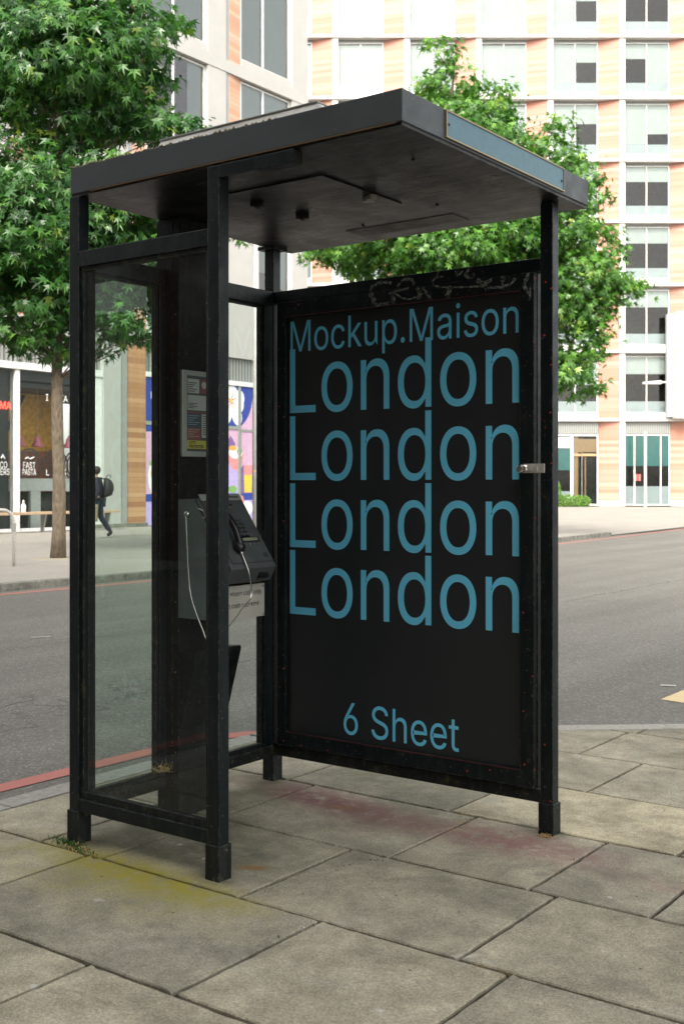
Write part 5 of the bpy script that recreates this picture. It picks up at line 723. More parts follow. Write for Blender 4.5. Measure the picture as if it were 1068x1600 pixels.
# side plate, lighter grey
m=MB(); sp_=[(.1195,1.270),(.205,1.270),(.385,1.005),(.360,.945),(.345,.93),(.345,.799),(.1195,.799)]
m.hexa([(a,yl-.003,z) for a,z in sp_],[(a,yl-.0003,z) for a,z in sp_]); m.build('side_plate','phone_side',P,bevel=.001)
m=MB(); m.box(.1195,.3395,.456,.7205,.7995,.9295); bx=m.build('base_box','phone_side',P,bevel=.002)
m=MB(); m.box(.3398,.3420,.458,.719,.7985,.9310); sg=m.build('sign_plate','sign_plate',P,bevel=.0008)
lettering('sign_text',[("phone calls only",(.3426,.512,.8905),(0,1,0),(0,0,1),.188,.0188),("No cash accepted",(.3426,.482,.8440),(0,1,0),(0,0,1),.200,.0188)],'text_black',sg,0,.008)
for z in (.920,.806):
    for y in (.710,.467):
        m=MB(); m.lathe((.3422,y,z),[(.005,0),(.004,.002),(.001,.0025)],10,(1,0,0)); m.build('screw','screw',sg)
# face-local frame: u along +b, v down the slope, w outward
fd=Vector((.18,0,-.26)).normalized(); fn=Vector((.26,0,.18)).normalized(); fu=Vector((0,1,0)); fo=Vector((.216,0,1.273))
def FP(u,v,w): return fo+fd*v+fn*w+fu*u
def fbox(m,u0,u1,v0,v1,w0,w1):
    m.hexa([FP(u0,v0,w0),FP(u0,v1,w0),FP(u1,v1,w0),FP(u1,v0,w0)],[FP(u0,v0,w1),FP(u0,v1,w1),FP(u1,v1,w1),FP(u1,v0,w1)]); return m
m=MB(); fbox(m,.472,.709,.010,.305,.0,.004); m.build('face_panel','phone_face',P,bevel=.0015)
m=MB(); fbox(m,.586,.648,.108,.189,.004,.0055); kp=m.build('keypad','phone_black',P)
for r in range(4):
    for c in range(3):
        k=MB(); u=.591+c*.0185; v=.112+r*.0190; fbox(k,u,u+.0145,v,v+.0145,.0057,.0095); k.build('key','phone_face',kp,bevel=.001)
m=MB(); fbox(m,.588,.692,.190,.2125,.004,.0062); sc_=m.build('display','phone_black',P)
m=MB(); fbox(m,.595,.683,.194,.208,.0063,.007); m.build('screen','lcd',sc_)
for i in range(4):
    m=MB(); m.lathe(FP(.598+i*.0245,.224,.004),[(.0048,0),(.0048,.003),(.001,.0035)],10,fn); m.build('button','screw',P)
m=MB()
for i in range(4):
    m=MB(); fbox(m,.673+i*.0065,.676+i*.0065,.266,.286,.0041,.0046); m.build('speaker_slot','rubber',P)
m=MB(); fbox(m,.470,.712,-.018,.012,.004,.007); lp=m.build('top_label','alu',P,bevel=.001)
m=MB()
for i in range(7): fbox(m,.600+i*.014,.609+i*.014,-.008,.002,.0072,.0076)
m.build('label_print','text_black',lp)
m=MB(); fbox(m,.604,.636,.030,.040,.0041,.006); m.build('card_slot','rubber',P)
m=MB(); fbox(m,.612,.640,.042,.046,.0041,.0052); m.build('rust_mark','rust_edge',P)
m=MB(); m.hexa([(.345,.63,.948),(.392,.63,.985),(.388,.69,.985),(.345,.69,.948)],[(.34,.63,.934),(.395,.63,.962),(.39,.69,.962),(.34,.69,.934)]); m.build('coin_return','phone_black',P)
# handset lying down the face
m=MB()
path=[];rad=[]
for t in [i/14 for i in range(15)]:
    v=.055+.195*t; w=.018+.022*math.sin(math.pi*t); path.append(FP(.538,v,w)); rad.append(.0165 if t<.18 or t>.8 else .0135)
m.tube(path,rad,12)
for v in (.062,.240):
    m.lathe(FP(.538,v,.006),[(.021,0),(.025,.006),(.025,.016),(.019,.026),(.008,.032)],16,fn)
m.build('handset','phone_black',P,smooth=True)
hb=FP(.538,.262,.014)
m=MB(); m.tube([FP(.538,.250,.014),FP(.538,.275,.013)],.0062,10); m.build('cord_collar','chrome',P,smooth=True)
def cat(pts,n=8):
    P=[]
    for i in range(len(pts)-1):
        p0=Vector(pts[max(0,i-1)]);p1=Vector(pts[i]);p2=Vector(pts[i+1]);p3=Vector(pts[min(len(pts)-1,i+2)])
        for k in range(n):
            t=k/n; P.append(.5*((2*p1)+(-p0+p2)*t+(2*p0-5*p1+4*p2-p3)*t*t+(-p0+3*p1-3*p2+p3)*t**3))
    P.append(Vector(pts[-1])); return P
cp=[FP(.538,.272,.013),(.425,.530,.985),(.462,.500,.93),(.474,.480,.895),(.450,.470,.865),(.402,.455,.80),(.340,.44,.735),(.290,.438,.725),(.262,.440,.765),(.225,.441,.83),(.197,.441,.90),(.184,.441,1.00),(.178,.441,1.10),(.172,.441,1.205)]
m=MB(); m.tube(cat(cp,8),.0034,8); m.build('cord','chrome',P,smooth=True)
m=MB(); m.lathe((.172,.4515,1.213),[(.013,0),(.014,.006),(.011,.013),(.004,.017)],16,(0,-1,0)); m.build('cord_anchor','chrome',P,smooth=True)
m=MB(); m.lathe((.262,.4515,1.20),[(.006,0),(.006,.003)],10,(0,-1,0)); m.tube([(.235,.449,1.235),(.26,.447,1.228),(.285,.447,1.20)],.003,6); m.build('side_handle','chrome',P)
# ---- small growth and litter at the kiosk
def tufts(name,spots,mat,n,h,label,spread,parent=None,leafy=True,seed=1,flat=False):
    r=random.Random(seed); m=MB()
    for (x,y,k) in spots:
        for i in range(int(n*k)):
            px=x+r.gauss(0,spread[0]); py=y+r.gauss(0,spread[1]); a=r.uniform(0,6.28); hh=h*r.uniform(.4,1.1); w=hh*.22; t=r.uniform(.1,.9) if not flat else r.uniform(1.5,4)
            dx,dy=math.cos(a),math.sin(a); tip=Vector((px+dx*hh*t,py+dy*hh*t,hh if not flat else r.uniform(.002,.012))); s=Vector((-dy,dx,0))*w
            mid=Vector((px+dx*hh*t*.4,py+dy*hh*t*.4,tip.z*.7))
            b0=Vector((px,py,0.0005))
            m.add([b0-s*.4,b0+s*.4,mid+s,tip,mid-s],[(0,1,2,3,4)])
    return tag(m.build(name,mat),label,name.replace('_',' '),kind='stuff')
tufts('weeds',[(.05,-.018,1),(.10,-.05,.8),(.02,-.03,.8),(.16,-.055,.5),(-.03,-.01,.5)],'leaf2',110,.011,'tiny green weeds sprouting at the left kiosk foot',(.028,.012),seed=2)
tufts('dead_weeds',[(.06,-.03,1),(.12,-.055,1)],'straw',80,.010,'dry brown weeds at the left kiosk foot',(.03,.012),seed=3)
tufts('straw_litter',[(1.405,1.098,1)],'straw',90,.005,'pile of straw coloured litter at the foot of the right-hand post',(.016,.008),seed=4,flat=True)
tufts('joint_grass',[(1.05,.5,.6),(1.0,.36,.5),(.92,.06,.6),(1.23,-.12,.6),(.25,-.04,.5),(.62,-.062,.4),(1.225,-.30,.4),(1.07,1.10,.5),(1.62,.90,.4)],'leaf',16,.008,'sparse moss and grass in the paving joints',(.012,.02),seed=5)
tufts('leaf_debris',[(1.065,1.08,1),(1.07,.95,.7),(1.0,1.175,.6),(.9,-.02,.6),(1.24,-.15,.5),(1.87,-.09,.7),(1.80,-.08,.7),(.97,-.07,.5),(1.62,.75,.4)],'straw',26,.004,'brown debris crumbs in the paving joints',(.014,.022),seed=6,flat=True)
m=MB(); r=random.Random(9)
for i in range(90):
    a=r.uniform(0,6.28); e=r.uniform(.1,1.3); L=r.uniform(.01,.05); p=Vector((.06+r.uniform(-.01,.01),.43+r.uniform(-.03,.03),.183)); d=Vector((math.cos(a)*math.cos(e),math.sin(a)*math.cos(e),math.sin(e)))
    m.tube([p,p+d*L],.0006,3)
for i in range(16):
    p=Vector((.065+r.uniform(-.012,.012),.43+r.uniform(-.03,.03),.186+r.uniform(0,.02))); q=[p+Vector((r.uniform(-.012,.012),r.uniform(-.012,.012),r.uniform(-.008,.008))) for k in range(4)]
    m.add(q,[(0,1,2,3)])
tag(m.build('dry_debris','straw'),'clump of dry stalks caught on the back rail of the kiosk','debris',kind='stuff')
# ================================================================ BUILDINGS
class Fac:
    def __init__(s,o,t,n): s.o=Vector(o); s.t=Vector(t).normalized(); s.n=Vector(n).normalized()
    def p(s,u,d,z): return s.o+s.t*u+s.n*d+Vector((0,0,z))
    def box(s,m,u0,u1,d0,d1,z0,z1):
        m.hexa([s.p(u0,d0,z0),s.p(u1,d0,z0),s.p(u1,d1,z0),s.p(u0,d1,z0)],[s.p(u0,d0,z1),s.p(u1,d0,z1),s.p(u1,d1,z1),s.p(u0,d1,z1)])
    def slant(s,m,u0,u1,da,db,th,z0,z1):
        m.hexa([s.p(u0,da-th,z0),s.p(u1,db-th,z0),s.p(u1,db,z0),s.p(u0,da,z0)],[s.p(u0,da-th,z1),s.p(u1,db-th,z1),s.p(u1,db,z1),s.p(u0,da,z1)])
    def quad(s,m,u0,u1,d,z0,z1): m.add([s.p(u0,d,z0),s.p(u1,d,z0),s.p(u1,d,z1),s.p(u0,d,z1)],[(0,1,2,3)])
def window(F,parent,u0,u1,z0,z1,d,mull=.5,w=.06,blinds=None,frost=None,frame='frame_grey',pane='wglass'):
    m=MB()
    F.box(m,u0,u1,d-.05,d+.03,z0,z0+w); F.box(m,u0,u1,d-.05,d+.03,z1-w,z1); F.box(m,u0,u0+w,d-.05,d+.03,z0+w,z1-w); F.box(m,u1-w,u1,d-.05,d+.03,z0+w,z1-w)
    ms=mull if isinstance(mull,(list,tuple)) else [mull]
    for k in ms:
        if k: c=u0+(u1-u0)*k; F.box(m,c-w*.6,c+w*.6,d-.05,d+.035,z0+w,z1-w)
    fr=m.build('window',frame,parent)
    m=MB(); F.quad(m,u0+w*.5,u1-w*.5,d,z0+w*.5,z1-w*.5); m.build('pane',pane,fr)
    if blinds:
        m=MB()
        for (a,b,za,zb) in blinds: F.quad(m,u0+(u1-u0)*a+.03,u0+(u1-u0)*b-.03,d-.09,z0+(z1-z0)*za,z0+(z1-z0)*zb)
        m.build('blind','blind',fr)
    if frost:
        m=MB(); F.quad(m,u0+w,u1-w,d-.02,z0+w,z0+(z1-z0)*frost); m.build('frosted_band','frost',fr)
    return fr
rb=random.Random(21)
# ---------------- left building (restaurant at street level)
LBt=thing('restaurant_building','office block with cedar cladding and pale piers above a glazed restaurant and food mural','building',(-23.2,21,0))
F=Fac((-23.2,0,0),(0,1,0),(1,0,0))
slabs=[(5.70,6.12),(11.02,11.40),(15.45,15.86),(20.1,20.5),(24.7,25.1)]
wall=MB(); grey=MB(); ribs=MB(); ceil=MB()
for (z0,z1) in slabs:
    F.box(wall,8.0,31.02,-.5,.02,z0,z1); 
    F.box(ceil,8.0,30.9,-9,-.55,z0+.02,z1-.02)
F.box(wall,8,31.0,-9,.1,28.6,29.6)
# piers and slanting timber
levels=[(0,5.70),(6.12,11.02),(11.40,15.45),(15.86,20.1),(20.5,24.7),(25.1,28.6)]
wood=MB()
for li,(z0,z1) in enumerate(levels):
    for k in range(6):
        p0=30.1-4.5*k; p1=p0+.9
        if p0<8: continue
        if li==0:
            if p0>25: F.box(wall,p0+.2,p1,-.5,.0,z0,z1); continue
            if abs(p0-25.6)<.1: continue
            if p0<20: continue
        if li==0: F.box(wall,20.94,21.64,-.45,.06,z0,z1)
        else:
            F.box(wall,p0,p1,-.5,0.0,z0,z1)
        if li==0:
            F.box(grey,21.645,21.92,-.45,.03,z0,z1); W_=MB(); F.box(W_,21.925,22.74,-.3,.0,z0+.12,z1); W_.build('timber_panel','wood',LBt)
        elif li==1 and abs(p0-25.6)<.1: F.box(wall,p1,p1+1.45,-.5,-.02,z0,z1)
        elif k>0:
            W_=MB(); F.box(W_,p1+.003,p1+.197,-.5,-.03,z0,z1); W_.build('reveal','greyside',LBt)
            W_=MB(); F.slant(W_,p1+.20,p1+.875,-.02,-.13,.08,z0,z1); W_.build('timber_panel','wood_upper',LBt)
        if li>0:
            # window to the left of the pier
            u1=p0-.003; u0=p0-2.72
            if li==1 and abs(p0-30.1)<.1: u0=28.0
            if u0<8: continue
            F.box(wall,u0,u1,-.5,-.05,z0+.003,z0+.28)
            if li==1: bl=[(0,.5,.55,1),(.5,1,.45,1)]
            elif li==2: bl=[(.72,1,.0,1)] if k%2 else [(0,.45,.0,1),(.45,1,.0,1)]
            else: bl=[(0,.45,.0,1),(.45,1,.0,1)]
            window(F,LBt,u0,u1,z0+.285,z1-.04,-.17,.45,.06,bl,pane='lbglass')
wall.build('wall','white',LBt); grey.build('reveal','greyside',LBt); ceil.build('ceiling','mid_in',LBt)
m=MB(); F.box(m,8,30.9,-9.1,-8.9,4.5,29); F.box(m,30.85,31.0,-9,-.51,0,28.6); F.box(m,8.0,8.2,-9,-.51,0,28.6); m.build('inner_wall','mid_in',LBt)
m=MB(); F.box(m,8,31.0,-9,.0,29.6,29.7); m.build('roof','greyside',LBt)
m=MB(); F.box(m,20.0,22.74,-.4,.10,0,.12); m.build('plinth','farkerb',LBt)
for s in (23.2,23.95,24.7,27.9,28.6):
    m=MB(); F.box(m,s,s+.55,-1.7,-1.6,15.36,15.40); m.build('strip_light','striplight',LBt)
# street level: louvre, frames, glazing
m=MB(); F.box(m,8,20.93,-.25,-.10,4.78,5.70); m.build('louvre','louvre',LBt); m=MB(); F.box(m,22.745,28.6,-.25,-.10,4.90,5.70); m.build('louvre','louvre',LBt)
m=MB(); F.box(m,8,20.93,-.28,.04,4.58,4.775); F.box(m,22.745,28.6,-.28,.04,4.74,4.895)
for s,w in [(17.73,.16),(20.68,.245),(14.6,.16),(11.5,.16)]: F.box(m,s,s+w,-.24,.0,.0,4.575)
F.box(m,8,20.93,-.22,-.04,0,.08)
sf=m.build('shop_front','frame_grey',LBt)
m=MB(); F.box(m,17.40,17.70,-.34,-.26,0,4.57); F.box(m,8,20.67,-.40,-.30,4.30,4.57); m.build('blind_box','n_dark',sf)
m=MB(); 
for a,b in [(17.89,20.68),(14.76,17.73),(11.66,14.6),(8,11.5)]:
    m=MB(); F.quad(m,a,b,-.09,.08,4.575); m.build('pane','shopglass',sf)
m=MB(); F.quad(m,19.85,20.60,-.16,.5,4.3); 
# restaurant interior
m=MB(); F.box(m,8,20.93,-2.10,-2.02,2.351,4.10); m.build('back_wall','mustard_wall',LBt)
m=MB(); F.box(m,8,20.93,-2.08,-1.2,.03,1.10); m.build('dark_low_wall','dark_in',LBt)  # low wall coloured dark to paint in the black shade below counter height
m=MB(); F.box(m,8,20.93,-2.10,-2.01,1.1,2.35); mw=m.build('back_wall','mural_pinkwall',LBt)
m=MB(); F.box(m,8,20.93,-2.12,-.42,4.12,4.25); F.box(m,8,20.93,-2.3,-2.13,0,4.6); m.build('ceiling','n_dark',LBt)
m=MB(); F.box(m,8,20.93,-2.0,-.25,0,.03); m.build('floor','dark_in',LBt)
def ring(m,F,u,z,d,r0,r1,a0=0,a1=360,n=28):
    for i in range(n):
        t0=R_(a0+(a1-a0)*i/n); t1=R_(a0+(a1-a0)*(i+1)/n)
        m.add([F.p(u+r0*math.cos(t0),d,z+r0*math.sin(t0)),F.p(u+r1*math.cos(t0),d,z+r1*math.sin(t0)),F.p(u+r1*math.cos(t1),d,z+r1*math.sin(t1)),F.p(u+r0*math.cos(t1),d,z+r0*math.sin(t1))],[(0,1,2,3)])
m=MB()
for u in (18.9,19.9,20.75,21.6,17.2):
    for r in (.12,.24,.36,.46):
        m=MB(); ring(m,F,u+.9,1.92,-2.0,r,r+.055,0,360); m.build('arc_pattern','mural_grey',mw)
m=MB()
for k in range(9):
    u=15.2+k*.42; m.add([F.p(u,-1.99,2.36),F.p(u+.16,-1.99,2.36),F.p(u+1.1,-1.99,4.05),F.p(u+.94,-1.99,4.05)],[(0,1,2,3)])
m.build('diagonal_pattern','n_dark',mw)
lettering('window_lettering',[("FAST",(-23.27,18.055,1.79),(0,1,0),(0,0,1),.43,.175),("PASTA",(-23.27,18.03,1.595),(0,1,0),(0,0,1),.48,.175),("CO",(-23.27,17.27,1.79),(0,1,0),(0,0,1),.24,.175),("VERS",(-23.27,17.15,1.595),(0,1,0),(0,0,1),.44,.175),("L",(-23.27,18.87,1.595),(0,1,0),(0,0,1),None,.175),("ES",(-23.27,19.43,1.595),(0,1,0),(0,0,1),.17,.175),
   ("I",(-23.27,18.86,3.75),(0,1,0),(0,0,1),None,.19),("IA",(-23.27,19.42,3.75),(0,1,0),(0,0,1),.24,.19),("GO",(-23.27,19.42,3.45),(0,1,0),(0,0,1),.32,.19)],'text_white',sf,.0,.004)
lettering('neon_lettering',[("MA",(-23.22,17.24,3.44),(0,1,0),(0,0,1),.36,.19)],'neon',sf,.0,.02)
m=MB(); m.tube([F.p(18.12,-.06,2.06),F.p(18.2,-.06,2.10),F.p(18.3,-.06,2.05),F.p(18.42,-.06,2.11)],.018,5); m.tube([F.p(17.3,-.06,2.06),F.p(17.36,-.06,2.16),F.p(17.42,-.06,2.05)],.018,5); m.build('script_mark','text_white',sf)
# hoarding with food mural
mu=MB(); F.box(mu,22.745,27.9,-.10,-.02,.02,4.735); mu=mu.build('mural_panel','m_pink',LBt)
def flat(name,pts,mat,d,parent=mu):
    m=MB(); m.add([F.p(u,d,z) for u,z in pts],[tuple(range(len(pts)))]); return m.build(name,mat,parent)
def disc(name,u,z,ru,rz,mat,d,parent=mu,n=32,a0=0,a1=360):
    return flat(name,[(u+ru*math.cos(R_(a0+(a1-a0)*i/n)),z+rz*math.sin(R_(a0+(a1-a0)*i/n))) for i in range(n+(0 if a1-a0==360 else 1))],mat,d,parent)
flat('blue_band',[(22.75,3.01),(24.9,3.01),(24.9,4.73),(22.75,4.73)],'m_blue',-.017)
flat('blue_band',[(22.75,.78),(27.89,.78),(27.89,1.02),(22.75,1.02)],'m_blue',-.0165)
flat('lilac_band',[(22.75,.03),(27.89,.03),(27.89,.775),(22.75,.775)],'m_lilac',-.0168)
flat('lilac_table',[(25.2,1.025),(27.15,1.025),(27.15,1.80),(26.9,2.05),(25.2,2.05)],'m_lilac',-.0160)
flat('purple_shape',[(27.16,1.025),(27.89,1.025),(27.89,2.0),(27.4,2.0),(27.16,1.8)],'m_purple',-.0155)
flat('purple_shape',[(25.9,2.06),(26.98,2.06),(26.98,2.75),(26.75,3.0),(26.5,2.75),(25.9,2.7)],'m_purple',-.0150)
disc('blue_circle',26.85,4.55,1.05,1.30,'m_blue',-.0145,a0=172,a1=368)
flat('blue_circle',[(25.82,4.55),(27.89,4.55),(27.89,4.73),(25.82,4.73)],'m_blue',-.0144)
for k,(a,l) in enumerate([(80,.34),(10,.52),(-55,.62),(-120,.60),(165,.5),(-15,.5)]):
    cu,cz=26.78+.62*l*math.cos(R_(a)),4.22+.8*l*math.sin(R_(a)); 
    pts=[]
    for i in range(20):
        t=2*math.pi*i/20; x=.46*l*1.5*math.cos(t); y=.24*math.sin(t)*(1+.25*math.cos(t)); pts.append((cu+x*math.cos(R_(a))-y*math.sin(R_(a)),min(4.72,cz+(x*math.sin(R_(a))+y*math.cos(R_(a)))*1.15)))
    flat('flower_petal',pts,'m_white',-.0140+.0004*k)
for k,a in enumerate([70,20,-40,-75,-120,160,200]):
    dx,dz=math.cos(R_(a)),math.sin(R_(a)); L=.36; flat('flower_ray',[(26.78-dz*.03,4.22+dx*.03),(26.78+dz*.03,4.22-dx*.03),(26.78+dx*L,4.22+dz*L*1.1)],'m_red',-.0112+.0001*k)
disc('flower_heart',26.78,4.22,.06,.08,'m_yellow',-.0100)
disc('bowl',27.0,2.40,.40,.58,'m_salmon',-.0138,a0=180,a1=360)
disc('food',27.0,2.42,.36,.20,'m_white',-.0133); disc('food',27.2,2.48,.14,.12,'m_green',-.0129); disc('food',26.85,2.58,.2,.09,'m_orange',-.0126)
disc('food_leaf',26.85,1.16,.22,.13,'m_green',-.0124)
flat('juice_glass',[(27.45,1.04),(27.85,1.04),(27.88,2.0),(27.42,2.0)],'m_salmon',-.0122)
flat('juice',[(27.46,1.06),(27.84,1.06),(27.86,1.66),(27.44,1.66)],'m_yellow',-.0118)
disc('bowl',23.25,1.55,.40,.62,'m_white',-.0136); disc('food',23.30,1.68,.33,.42,'m_orange',-.0132); disc('food_leaf',23.05,2.0,.13,.1,'m_green',-.0130)
disc('flower_petal',27.6,.50,.3,.25,'m_white',-.0134); disc('fruit',27.3,.78,.12,.18,'m_salmon',-.0114)
flat('white_mark',[(22.98,4.05),(23.1,4.15),(23.12,4.32),(22.98,4.28)],'m_white',-.0130); flat('white_mark',[(23.02,3.48),(23.14,3.48),(23.14,3.80),(23.02,3.80)],'m_white',-.0130)
m=MB(); F.box(m,27.12,27.24,-.018,.02,.85,4.735); F.box(m,27.245,27.9,-.018,.0,3.17,3.25); F.box(m,22.75,27.115,-.008,.0,3.22,3.34); m.build('hoarding_rail','alu',mu)
# furniture inside and outside the restaurant
ct=MB(); F.box(ct,12,20.5,-1.05,-.42,1.14,1.50)
for s in (18.62,16.2,13.8): F.box(ct,s,s+.36,-.56,-.45,.03,1.138)
ct=ct.build('window_counter','counter',None,loc=F.p(18,-.7,0)); tag(ct,'pale grey counter standing inside the restaurant window','counter')
for i,(s,lab) in enumerate([(17.15,'timber-topped bar stool with black legs nearest the red lettering in the restaurant window'),(17.95,'timber-topped bar stool with black legs behind the white bottle'),(19.45,'timber-topped bar stool with black legs right of the white counter leg')]):
    st=thing('bar_stool',lab,'bar stool',F.p(s,-1.35,.03),'bar stools inside the restaurant window')
    m=MB(); m.lathe(F.p(s,-1.35,.80),[(.17,0),(.175,.02),(.17,.04)],18); m.build('seat','bench_wood',st)
    for a in (45,135,225,315):
        m=MB(); c=F.p(s,-1.35,0); m.tube([c+Vector((.22*math.cos(R_(a)),.22*math.sin(R_(a)),.03)),c+Vector((.12*math.cos(R_(a)),.12*math.sin(R_(a)),.80))],.012,6); m.build('leg','stool',st)
    m=MB(); c=F.p(s,-1.35,0); m.tube([c+Vector((.19*math.cos(R_(a)),.19*math.sin(R_(a)),.3)) for a in range(0,361,30)],.008,5); m.tube([c+Vector((.16*math.cos(R_(a)),.16*math.sin(R_(a)),.98+.06*math.sin(R_(a)))) for a in range(20,161,20)],.01,5); m.build('foot_ring','stool',st)
for i,(s,z,lab) in enumerate([(18.424,0,'pink pendant lamp hanging just right of the white window mullion'),(19.068,0,'pink pendant lamp hanging left of the tree trunk'),(20.243,0,'pink pendant lamp hanging farthest right, beside the kiosk post')]):
    pd=thing('pendant_lamp',lab,'pendant lamp',F.p(s,-.7,2.43),'pink pendant lamps in the restaurant')
    m=MB(); m.lathe(F.p(s,-.7,2.43),[(.185,0),(.18,.03),(.15,.09),(.105,.14),(.10,.17),(.085,.25),(.05,.31),(.025,.33)],20); m.build('lamp_shade','pink',pd,smooth=True)
    m=MB(); m.lathe(F.p(s,-.7,2.755),[(.026,0),(.026,.04),(.01,.05)],10); m.build('cap','chrome',pd)
    m=MB(); m.tube([F.p(s,-.7,2.80),F.p(s,-.7,4.12)],.007,5); m.build('cable','alu',pd)
    m=MB(); m.lathe(F.p(s,-.7,2.44),[(.03,0),(.04,.02),(.03,.05)],10); m.build('bulb','bulb',pd)
bn=thing('street_bench','long pale timber bench along the foot of the restaurant window','bench',F.p(18,.9,0))
m=MB(); F.box(m,12.5,20.62,.72,1.12,.50,.57); m.build('seat','bench_wood',bn,bevel=.006)
for s in (20.35,18.0,15.6,13.2):
    m=MB(); F.slant(m,s,s+.06,.74,.74,.35,.44,.50) if False else m.hexa([F.p(s,.76,.0),F.p(s+.05,.76,0),F.p(s+.05,.84,0),F.p(s,.84,0)],[F.p(s,.76,.498),F.p(s+.05,.76,.498),F.p(s+.05,.98,.498),F.p(s,.98,.498)]); m.build('bracket','alu',bn)
bo=MB(); bo.lathe(F.p(17.304,.9,.571),[(.065,0),(.068,.02),(.068,.17),(.055,.20),(.026,.235),(.022,.27),(.03,.275),(.03,.30),(.012,.31),(.01,.335)],16); bo=bo.build('sauce_bottle','bottle',None,smooth=True,loc=F.p(17.304,.9,.571)); tag(bo,'small white plastic bottle standing on the timber bench','bottle')
# ---------------- right building
P0=CAM+FV*70; RBO=Vector((P0.x,P0.y,0))
G=Fac(RBO,RV,-FV)
RBt=thing('office_building','tall white-framed office block with pale terracotta strips and blinds behind the right-hand tree','building',tuple(G.p(9,0,0)))
zl=[5.17,9.32,13.38,17.22,20.95,24.73,28.48,32.25,36.0]
wall=MB(); wood=MB(); ceil=MB(); gr=MB()
U0,U1=-6.2,30.0
for z in zl: G.box(wall,U0,U1,-.5,.12,z,z+.17); G.box(ceil,U0,U1,-4.5,-.55,z,z+.15)
G.box(wall,U0,U1,-.5,.1,39.5,40.5)
lv=list(zip([0]+[z+.17 for z in zl],zl+[39.5]))
for li,(z0,z1) in enumerate(lv):
    for k in range(-1,7):
        w0=2.53+4.36*k-4.36; w1=w0+1.24; p1=w1+.35; u0=p1; u1=w0+4.36
        G.box(wall,w1,p1,-.5,0.0,z0 if li else .0,z1)
        W_=MB(); G.slant(W_,w0,w1-.003,-.42,-.03,.08,z0+(.35 if li==0 else .003),z1-.003); W_.build('terracotta_panel','wood_pale',RBt)
        if li==0: G.box(wall,w0-.02,w1,-.5,.02,0,.33)
        if li==0: continue
        if u0>19.5 and li==1: continue
        G.box(wall,u0,u1,-.5,-.15,z0,z0+.33)
        c=rb.random(); up=.66
        if k in(4,5) and li in(1,2,3): bl=[(0,.5,.69,1),(.5,1,.69,1)]
        elif k==4 and li==4: bl=[(0,.5,.69,1),(.5,1,.69,1)]
        elif k==4 and li==6: bl=[(0,.5,.69,1),(.5,1,.18,1)]
        elif k==4 and li==5: bl=[(0,.5,.22,1),(.5,1,.42,1)]
        elif k==4: bl=[(0,.5,.69,1),(.5,1,.69,1)]
        elif k==3 and li in(2,3): bl=[(0,.5,.69,1),(.5,1,.69,1)]
        elif k==3 and li>=4: bl=[(0,.52,.18,1),(.52,1,.62 if li!=4 else .2,1)]
        elif k<3: bl=[(0,.5,.15,.96),(.5,1,.15,.96)]
        else: bl=[(0,.5,rb.choice([.2,.69,.5]),1),(.5,1,rb.choice([.2,.69,.5]),1)]
        wf=window(G,RBt,u0+.003,u1-.003,z0+.335,z1-.16,-.40,.5,.055,bl,frost=.21)
        W_=MB(); G.box(W_,u0,u1,-.48,-.36,z1-.157,z1-.003); W_.build('window_head','greyside',wf)
wall.build('wall','white_bright',RBt); ceil.build('ceiling','mid_in',RBt);
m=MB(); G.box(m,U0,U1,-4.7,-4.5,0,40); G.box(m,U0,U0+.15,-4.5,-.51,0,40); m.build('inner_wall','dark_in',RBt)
m=MB(); G.box(m,U0,U1,-4.7,.1,40.5,40.6); m.build('roof','greyside',RBt)
m=MB(); G.box(m,19.98,30,.13,1.1,5.29,11.67); m.build('projecting_panel','white_bright',RBt,bevel=.02)
m=MB(); G.box(m,19.6,19.97,.13,.5,5.4,11.6); m.build('panel_return','white',RBt)
m=MB()
for k in range(-1,7):
    w0=2.53+4.36*k-4.36; a=w0+1.59; b=w0+4.36
    G.box(m,a+.003,b-.003,-.35,-.20,4.40,5.165)
m.build('louvre','louvre',RBt)
# street level glazing
for k in range(-1,7):
    w0=2.53+4.36*k-4.36; a=w0+1.59+.005; b=w0+4.355
    if k==3:   # door bay
        window(G,RBt,a,a+1.15,.05,4.36,-.25,None,.08,None,frost=.20)
        fr=window(G,RBt,a+1.16,b,.05,4.36,-.25,None,.08,None)
        m=MB(); G.box(m,a+1.25,b-.08,-.24,-.15,3.05,3.2); G.box(m,a+1.28,a+1.55,-.36,-.30,.06,4.2); G.box(m,a+1.95,a+2.03,-.36,-.30,.06,3.0); G.box(m,a+1.25,b-.08,-.38,-.31,3.3,4.1); m.build('door_leaf','door_wood',fr)
        m=MB(); m.tube([G.p(a+1.72,.0,.3),G.p(a+1.72,.0,3.3)],.03,6); m.build('door_handle','chrome',fr)
        m=MB(); G.quad(m,a+.09,a+1.06,-.23,3.55,4.20); G_s=m.build('sign_band','sign_pale',RBt)
        o=G.p(a+.25,-.225,3.75); lettering('sign_text',[("FOOD",tuple(o),tuple(RV),(0,0,1),.78,.24)],'greyside',G_s,.0,.0)
        m=MB(); G.quad(m,a+.09,a+1.06,-.30,2.2,3.5); m.build('teal_blind','teal',RBt)
    else:
        ms=[.22,.80] if k==4 else [.5]
        fr=window(G,RBt,a,b,.05,4.36,-.25,ms,.06,None,frost=.27)
        m=MB(); G.quad(m,a+.05,b-.05,-.32,2.45,4.3); m.build('teal_blind','teal',fr)
        if k==4:
            for du in (.62,.82): 
                q=MB(); G.quad(q,a+du+.02,a+du+.17,-.23,1.55,1.95); q.build('poster_notice','m_red',fr)
m=MB(); G.box(m,U0,U1,-4.4,-.45,.0,.03); m.build('floor','mid_in',RBt)
